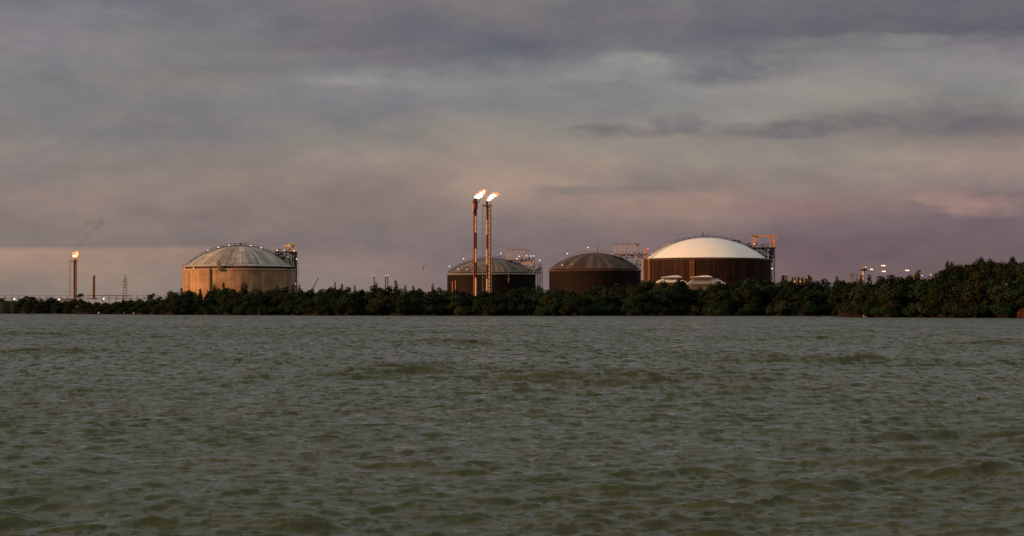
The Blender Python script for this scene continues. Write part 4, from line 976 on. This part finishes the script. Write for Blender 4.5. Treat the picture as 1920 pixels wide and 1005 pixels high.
ZONES = [(112,'left of the far left flare'),(205,'around the far left flare'),(335,'between the lattice mast and the concrete tank'),(450,'under the left half of the concrete tank'),(562,'under the right half of the concrete tank'),
 (690,'between the concrete tank and the chimneys'),(760,'under the three chimneys'),(838,'under the antenna mast'),(925,'under the flare stacks'),(1028,'under the cage of the mottled-dome tank'),
 (1115,'under the dark dome\'s left half'),(1205,'under the dark dome\'s right half'),(1290,'below the smaller white-roofed hall'),(1366,'below the larger white-roofed hall'),(1452,'under the white dome\'s right end'),
 (1590,'right of the white-domed tank'),(1680,'under the lookout tower and floodlights'),(1768,'just left of the wooded hill'),(1850,'on the hill\'s left part'),(9999,'on the hill\'s right part')]
def where(px):
    for z_, n_ in ZONES:
        if px < z_: return n_
TREES = []
DESC = {('round', 'back'): 'skyline tree', ('round', 'mid'): 'rounded mid-belt tree', ('bush', 'front'): 'waterside shrub', ('cone', 'back'): 'pointed skyline tree', ('plume', 'back'): 'feathery skyline tree', ('plume', 'mid'): 'feathery tree mid-slope', ('bush', 'mid'): 'bushy shrub mid-slope'}
def place(kind, row, px, d, H, wid=1.0, label=None):
    n, c, t_ = random.choice(PR[kind]); Yv = shoreY(px)+d
    o = bpy.data.objects.new(n, None); COL.objects.link(o); o.empty_display_size = 0.1
    o.location = (PX(px, Yv), Yv, gz(px, d)); o.rotation_euler.z = random.uniform(0, 6.28)
    o.scale = (H*wid*random.uniform(.9, 1.12), H*wid*random.uniform(.9, 1.12), H)
    tag(o, label, 'shrub' if kind == 'bush' else 'tree')
    if not label: TREES.append((DESC[(kind, row)], where(px), px, o))
    for mn, me in (('crown', c), ('trunk', t_)):
        q = bpy.data.objects.new(mn, me); COL.objects.link(q); q.parent = o
def topz(px, Yv, k=0.0): return PZ(interp(PROFILE, px)+k, Yv)
def tree_rows():
    px = 44
    while px < 1935:                                  # skyline row
        d = random.uniform(22, 34)+(18 if px > 1770 else 0); Yv = shoreY(px)+d
        H = topz(px, Yv, random.uniform(-0.5, 4.0))-gz(px, d)
        H = max(3.5, H)
        kind = 'plume' if px > 1768 else ('round' if px < 320 else random.choice(['round', 'round', 'round', 'cone', 'plume']))
        if kind == 'cone': H += random.uniform(-0.5, 1.2)
        place(kind, 'back', px, d, H*1.04, 1.0 if H > 8 else 1.3)
        px += random.uniform(13, 21) if px < 1770 else random.uniform(9, 14)
    px = 40
    while px < 1940:                                  # middle row
        d = random.uniform(9, 16); Yv = shoreY(px)+d
        H = (topz(px, Yv)-gz(px, d))*random.uniform(0.66, 0.86)
        if px > 1775: H = min(H, 10)
        kind = 'plume' if px > 1790 and random.random() < .6 else 'round'
        place(kind, 'mid', px, d, max(3, H), 1.15 if H > 7 else 1.4)
        px += random.uniform(18, 26)
    px = 38
    while px < 1935:                                  # waterside row
        if 1592 < px < 1612 or px > 1906: px += 6; continue
        d = random.uniform(0.2, 3.0); place('bush', 'front', px, d, random.uniform(2.8, 5.6)*(0.8 if px < 330 else 1.1), 1.0)
        px += random.uniform(14, 22)
    for d0, h0 in ((24, 8.5), (38, 9.0)):            # up the slope of the hill
        px = 1772
        while px < 1945:
            place(random.choice(['plume', 'bush']), 'mid', px, d0+random.uniform(-4, 4), random.uniform(0.8, 1.1)*h0*(0.62 if d0 < 30 else 0.8), 1.0); px += random.uniform(12, 19)
tree_rows()
for px, py, nm in ((375,541,'in front of the concrete tank\'s left part'),(402,534.5,'left of centre in front of the concrete tank'),(419,532,'below the dark cage on the concrete tank'),(455,531,'at the centre of the concrete tank, the tallest there'),(519,535.5,'near the concrete tank\'s right edge'),
                   (562,535,'just right of the concrete tank'),(628,531,'left one of two pointed trees left of the three chimneys'),(641,534,'right one of two pointed trees left of the three chimneys'),(705.5,530,'beside the single chimney'),(742,527,'just right of the paired chimneys, slim spire'),
                   (760,536,'midway between the chimneys and antenna mast'),(775,537,'just left of the antenna mast'),(812,533,'just left of the mottled-dome tank'),(1468,518,'small spire right of the big tank\'s stair tower')):
    d = 36; Yv = shoreY(px)+d; place('cone', 'back', px, d, (PZ(py, Yv)-gz(px, d))*1.0, 0.8, 'pointed dark tree '+nm)
for px, py, nm in ((1784,484,'leftmost'),(1838,479,'second from the left'),(1856,483,'third from the left'),(1898,476,'tallest')):
    d = 55; Yv = shoreY(px)+d; place('plume', 'back', px, d, (PZ(py, Yv)-gz(px, d))*1.06, 0.5, f'narrow spiky treetop rising above the right hand hill, {nm}')

for key in sorted({(a_, b_) for a_, b_, _, _ in TREES}):
    ls = sorted([q for q in TREES if q[:2] == key], key=lambda q: q[2])
    for k, q in enumerate(ls):
        q[3]['label'] = f'{ORD[k]} {key[0]} from the left, {key[1]}' if len(ls) > 1 else f'only {key[0]} {key[1]}'
        q[3]['group'] = f'{key[0]}s {key[1]}'
# palms
def palm(px, py, d, label, seed):
    rr = random.Random(seed); Yv = shoreY(px)+d; x = PX(px, Yv); zt = PZ(py, Yv)-1.2; z0 = gz(px, d)
    t_ = thing('palm_tree', (x, Yv, z0), label, 'palm tree')
    MB().tube((x, Yv, z0), (x, Yv, zt), 0.26, 0.16, 8).build('trunk', M['bark'], t_)
    b = MB()
    for k in range(15):
        a = 6.28*k/15+rr.uniform(-.2, .2); L = rr.uniform(2.6, 3.6); up = rr.uniform(0.2, 1.1); pr = []
        for i in range(6):
            s = i/5; rd = L*s*0.85; zz = zt+up*L*0.55*math.sin(s*2.3)*1.0-s*s*1.3; pr.append(Vector((x+math.cos(a)*rd, Yv+math.sin(a)*rd, zz)))
        sd = Vector((-math.sin(a), math.cos(a), 0))
        for i in range(5):
            w0 = 0.55*math.sin(math.pi*(0.12+0.85*i/5)); w1 = 0.55*math.sin(math.pi*(0.12+0.85*(i+1)/5))
            for sg in (-1, 1):
                b.add([pr[i], pr[i+1], pr[i+1]+sd*sg*w1-Vector((0, 0, w1*0.55)), pr[i]+sd*sg*w0-Vector((0, 0, w0*0.55))], [(0,1,2,3)])
    b.build('fronds', M['leaf_dark'], t_)
palm(150, 550.5, 20, 'palm tree just right of the far left flare\'s foot', 1)
palm(283, 551, 16, 'larger palm tree by the jetty lamp left of the concrete tank', 2)
palm(52, 555, 12, 'leftmost palm tree at the tip of the spit', 3)
palm(62, 556.5, 16, 'second palm tree from the left at the tip of the spit', 4)
palm(3, 558.5, 30, 'small leaning palm on the grass bank at the left edge', 5)

# undergrowth: leaf litter and low scrub between the trees, nobody could count it
def undergrowth():
    g = np.random.default_rng(5); V = []; Fc = []
    n = 52000
    pxv = g.uniform(34, 1945, n); dv = g.uniform(2.0, 40, n)
    for k in range(n):
        px = float(pxv[k]); d = float(dv[k]); Yv = shoreY(px)+d; z0 = gz(px, d); h = max(1.5, topz(px, Yv)-z0)*(0.26+0.36*min(1, (d-2)/24))
        if 1592 < px < 1612 and d < 12: continue
        if px > 1770: h = min(h, 7)
        c = np.array([PX(px, Yv), Yv, z0+g.uniform(0, 1)*h]); a = g.normal(size=3); a /= np.linalg.norm(a); b_ = np.cross(a, g.normal(size=3)); b_ /= np.linalg.norm(b_)
        s = g.uniform(0.25, 0.6); q = len(V)
        V += [tuple(c-a*s), tuple(c-b_*s*0.6), tuple(c+a*s), tuple(c+b_*s*0.6)]; Fc.append((q, q+1, q+2, q+3))
    me = bpy.data.meshes.new('undergrowth'); me.from_pydata(V, [], Fc); me.update()
    m, T, b, o_ = mat_base('scrub_leaves'); c = T.new('ShaderNodeTexCoord').outputs['Object']
    nz = T.noise(c, 0.12, 3.0, 0.6)
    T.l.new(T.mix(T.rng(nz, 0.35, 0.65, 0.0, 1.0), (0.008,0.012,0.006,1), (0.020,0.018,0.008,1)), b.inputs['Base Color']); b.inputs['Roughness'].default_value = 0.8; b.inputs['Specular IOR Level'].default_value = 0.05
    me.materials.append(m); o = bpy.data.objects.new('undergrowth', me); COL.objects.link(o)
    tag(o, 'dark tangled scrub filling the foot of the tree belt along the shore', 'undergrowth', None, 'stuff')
undergrowth()

# lamps in the hill trees
for px, py, lab in ((1882, 491.2, 'upper small warm lamp among the trees of the right hand hill'), (1887, 533.2, 'lower small pale lamp among the trees of the right hand hill')):
    lamp(px, py, shoreY(px)+3, 560, M['bulb_dim'], lab, 'lamps in the hill trees', 0.2, 'stack_dark', 0.035)

# ------------------------------------------------------------------ small things at the waterline
def egret(px, py, label, s=1.0):
    Yv = shoreY(px)-1.5; x = PX(px, Yv); z = 0.05
    t_ = thing('white_bird', (x, Yv, z), label, 'bird', 'white birds at the waterline')
    b = MB(); b.ball((x, Yv, z+0.62*s), 0.34*s, 12, 8, (1.35, 0.7, 0.8)); b.tube((x+0.35*s, Yv, z+0.7*s), (x+0.42*s, Yv, z+1.15*s), 0.09*s, 0.06*s, 8); b.ball((x+0.46*s, Yv, z+1.2*s), 0.10*s, 8, 6, (1.3, .8, .8)); b.tube((x-0.3*s, Yv, z+0.6*s), (x-0.7*s, Yv, z+0.45*s), 0.16*s, 0.05*s, 8)
    b.build('body', M['white_paint'], t_)
    b = MB(); b.tube((x+0.54*s, Yv, z+1.2*s), (x+0.76*s, Yv, z+1.17*s), 0.03*s, 0.01*s, 6); b.build('beak', M['yellow_paint'], t_)
    b = MB(); b.tube((x-0.05*s, Yv, z-0.3), (x-0.03*s, Yv, z+0.4*s), 0.025*s, n=5); b.tube((x+0.1*s, Yv, z-0.3), (x+0.08*s, Yv, z+0.4*s), 0.025*s, n=5); b.build('legs', M['dark_steel'], t_)
egret(185.5, 589.6, 'white bird at the left waterline, leftmost and standing alone', 0.9)
egret(232, 589.4, 'largest white bird at the left waterline, middle of the three', 1.15)
egret(250.4, 589.5, 'small white bird at the left waterline, rightmost of the three', 0.8)
def boat(px, py, L, label):
    Yv = CAMH*F/(py+0.9-HY); x = PX(px, Yv); t_ = thing('canoe', (x, Yv, 0), label, 'boat')
    b = MB(); n = 10; vs = []
    for k in range(n+1):
        s = k/n*2-1; w = 0.42*math.sqrt(max(0.0, 1-s*s*0.96)); top = 0.30+0.16*s*s
        vs += [(x+s*L/2, Yv-w, top), (x+s*L/2*0.94, Yv-w*0.5, -0.12), (x+s*L/2*0.94, Yv+w*0.5, -0.12), (x+s*L/2, Yv+w, top)]
    fs = []
    for k in range(n):
        a = k*4
        for i in range(3): fs.append((a+i, a+i+1, a+5+i, a+4+i))
    b.add(vs, fs, True); b.build('hull', M['stack_dark'], t_)
    b = MB()
    for s in (-0.25, 0.15): b.box(x+s*L-0.1, x+s*L+0.1, Yv-0.36, Yv+0.36, 0.2, 0.25)
    b.build('seat', M['bark'], t_)
    b = MB(); b.box(x+L*0.28, x+L*0.42, Yv-0.2, Yv+0.2, 0.18, 0.5); b.build('engine', M['dark_steel'], t_)
boat(1533, 593.3, 2.3, 'low dark canoe on the water just off the tree belt')
def rock(name, px, Yv, r, m, label, cat, seed, sc=(1, 0.8, 0.7), z=0.0):
    rr = random.Random(seed); x = PX(px, Yv); b = MB(); b.ball((x, Yv, z), r, 12, 9, sc)
    b.v = [(x+(v[0]-x)*k, Yv+(v[1]-Yv)*k, z+(v[2]-z)*k) for v in b.v for k in [rr.uniform(0.75, 1.2)]]
    b.sm = [False]*len(b.sm)
    return tag(b.build(name, m, org=(x, Yv, z)), label, cat)
rock('rock', 1520.4, 686, 0.5, M['stack_dark'], 'small dark rock in the water left of the canoe', 'rock', 3)
t_ = thing('driftwood', (PX(1834.5, 72), 72, 0), 'small dark driftwood stub floating on the open water at the right', 'driftwood')
b = MB(); x = PX(1834.5, 72); b.tube((x-0.12, 72, -0.04), (x+0.02, 72, 0.06), 0.035, 0.05, 8); b.tube((x, 72, 0.02), (x+0.05, 72.02, 0.13), 0.05, 0.028, 8); b.build('stub', M['bark'], t_)
b = MB(); b.tube((x+0.01, 72, 0.08), (x-0.03, 72.0, 0.14), 0.018, 0.008, 6); b.build('twig', M['bark'], t_)
t_ = thing('mooring_post', (PX(1619, shoreY(1619)-1), shoreY(1619)-1, 0), 'pale wooden post at the waterline beside the red earth scar', 'post')
x = PX(1619, shoreY(1619)-1); MB().tube((x, shoreY(1619)-1, -0.5), (x+0.05, shoreY(1619)-1, 1.0), 0.13, 0.11, 8).build('post', M['pale_steel'], t_)
rock('rock', 1622.6, shoreY(1622)-0.8, 0.28, M['pale_steel'], 'small pale stone beside the wooden post on the right shore', 'rock', 4, z=0.15)
lat = mat('red_laterite', (0.055,0.017,0.009), 0.9, 0.4, 0.9); lat2 = mat('brown_laterite', (0.017,0.009,0.006), 0.9, 0.4, 0.6)
rock('earth_mound', 1930, shoreY(1916)+1.5, 4.2, lat, 'red earth outcrop at the waterline on the right edge', 'earth mound', 11, (1.1, 0.8, 0.95), -0.3)
rock('earth_mound', 1860, shoreY(1860)+1.0, 1.6, lat2, 'dim red earth patch left of the bright red outcrop', 'earth mound', 6, (1.6, 0.8, 0.7), 0.1)
rock('earth_mound', 1601, shoreY(1601)+2.5, 2.4, lat2, 'brown red earth scar at the waterline below the trees', 'earth mound', 7, (1.3, 0.7, 1.1), 0.2)
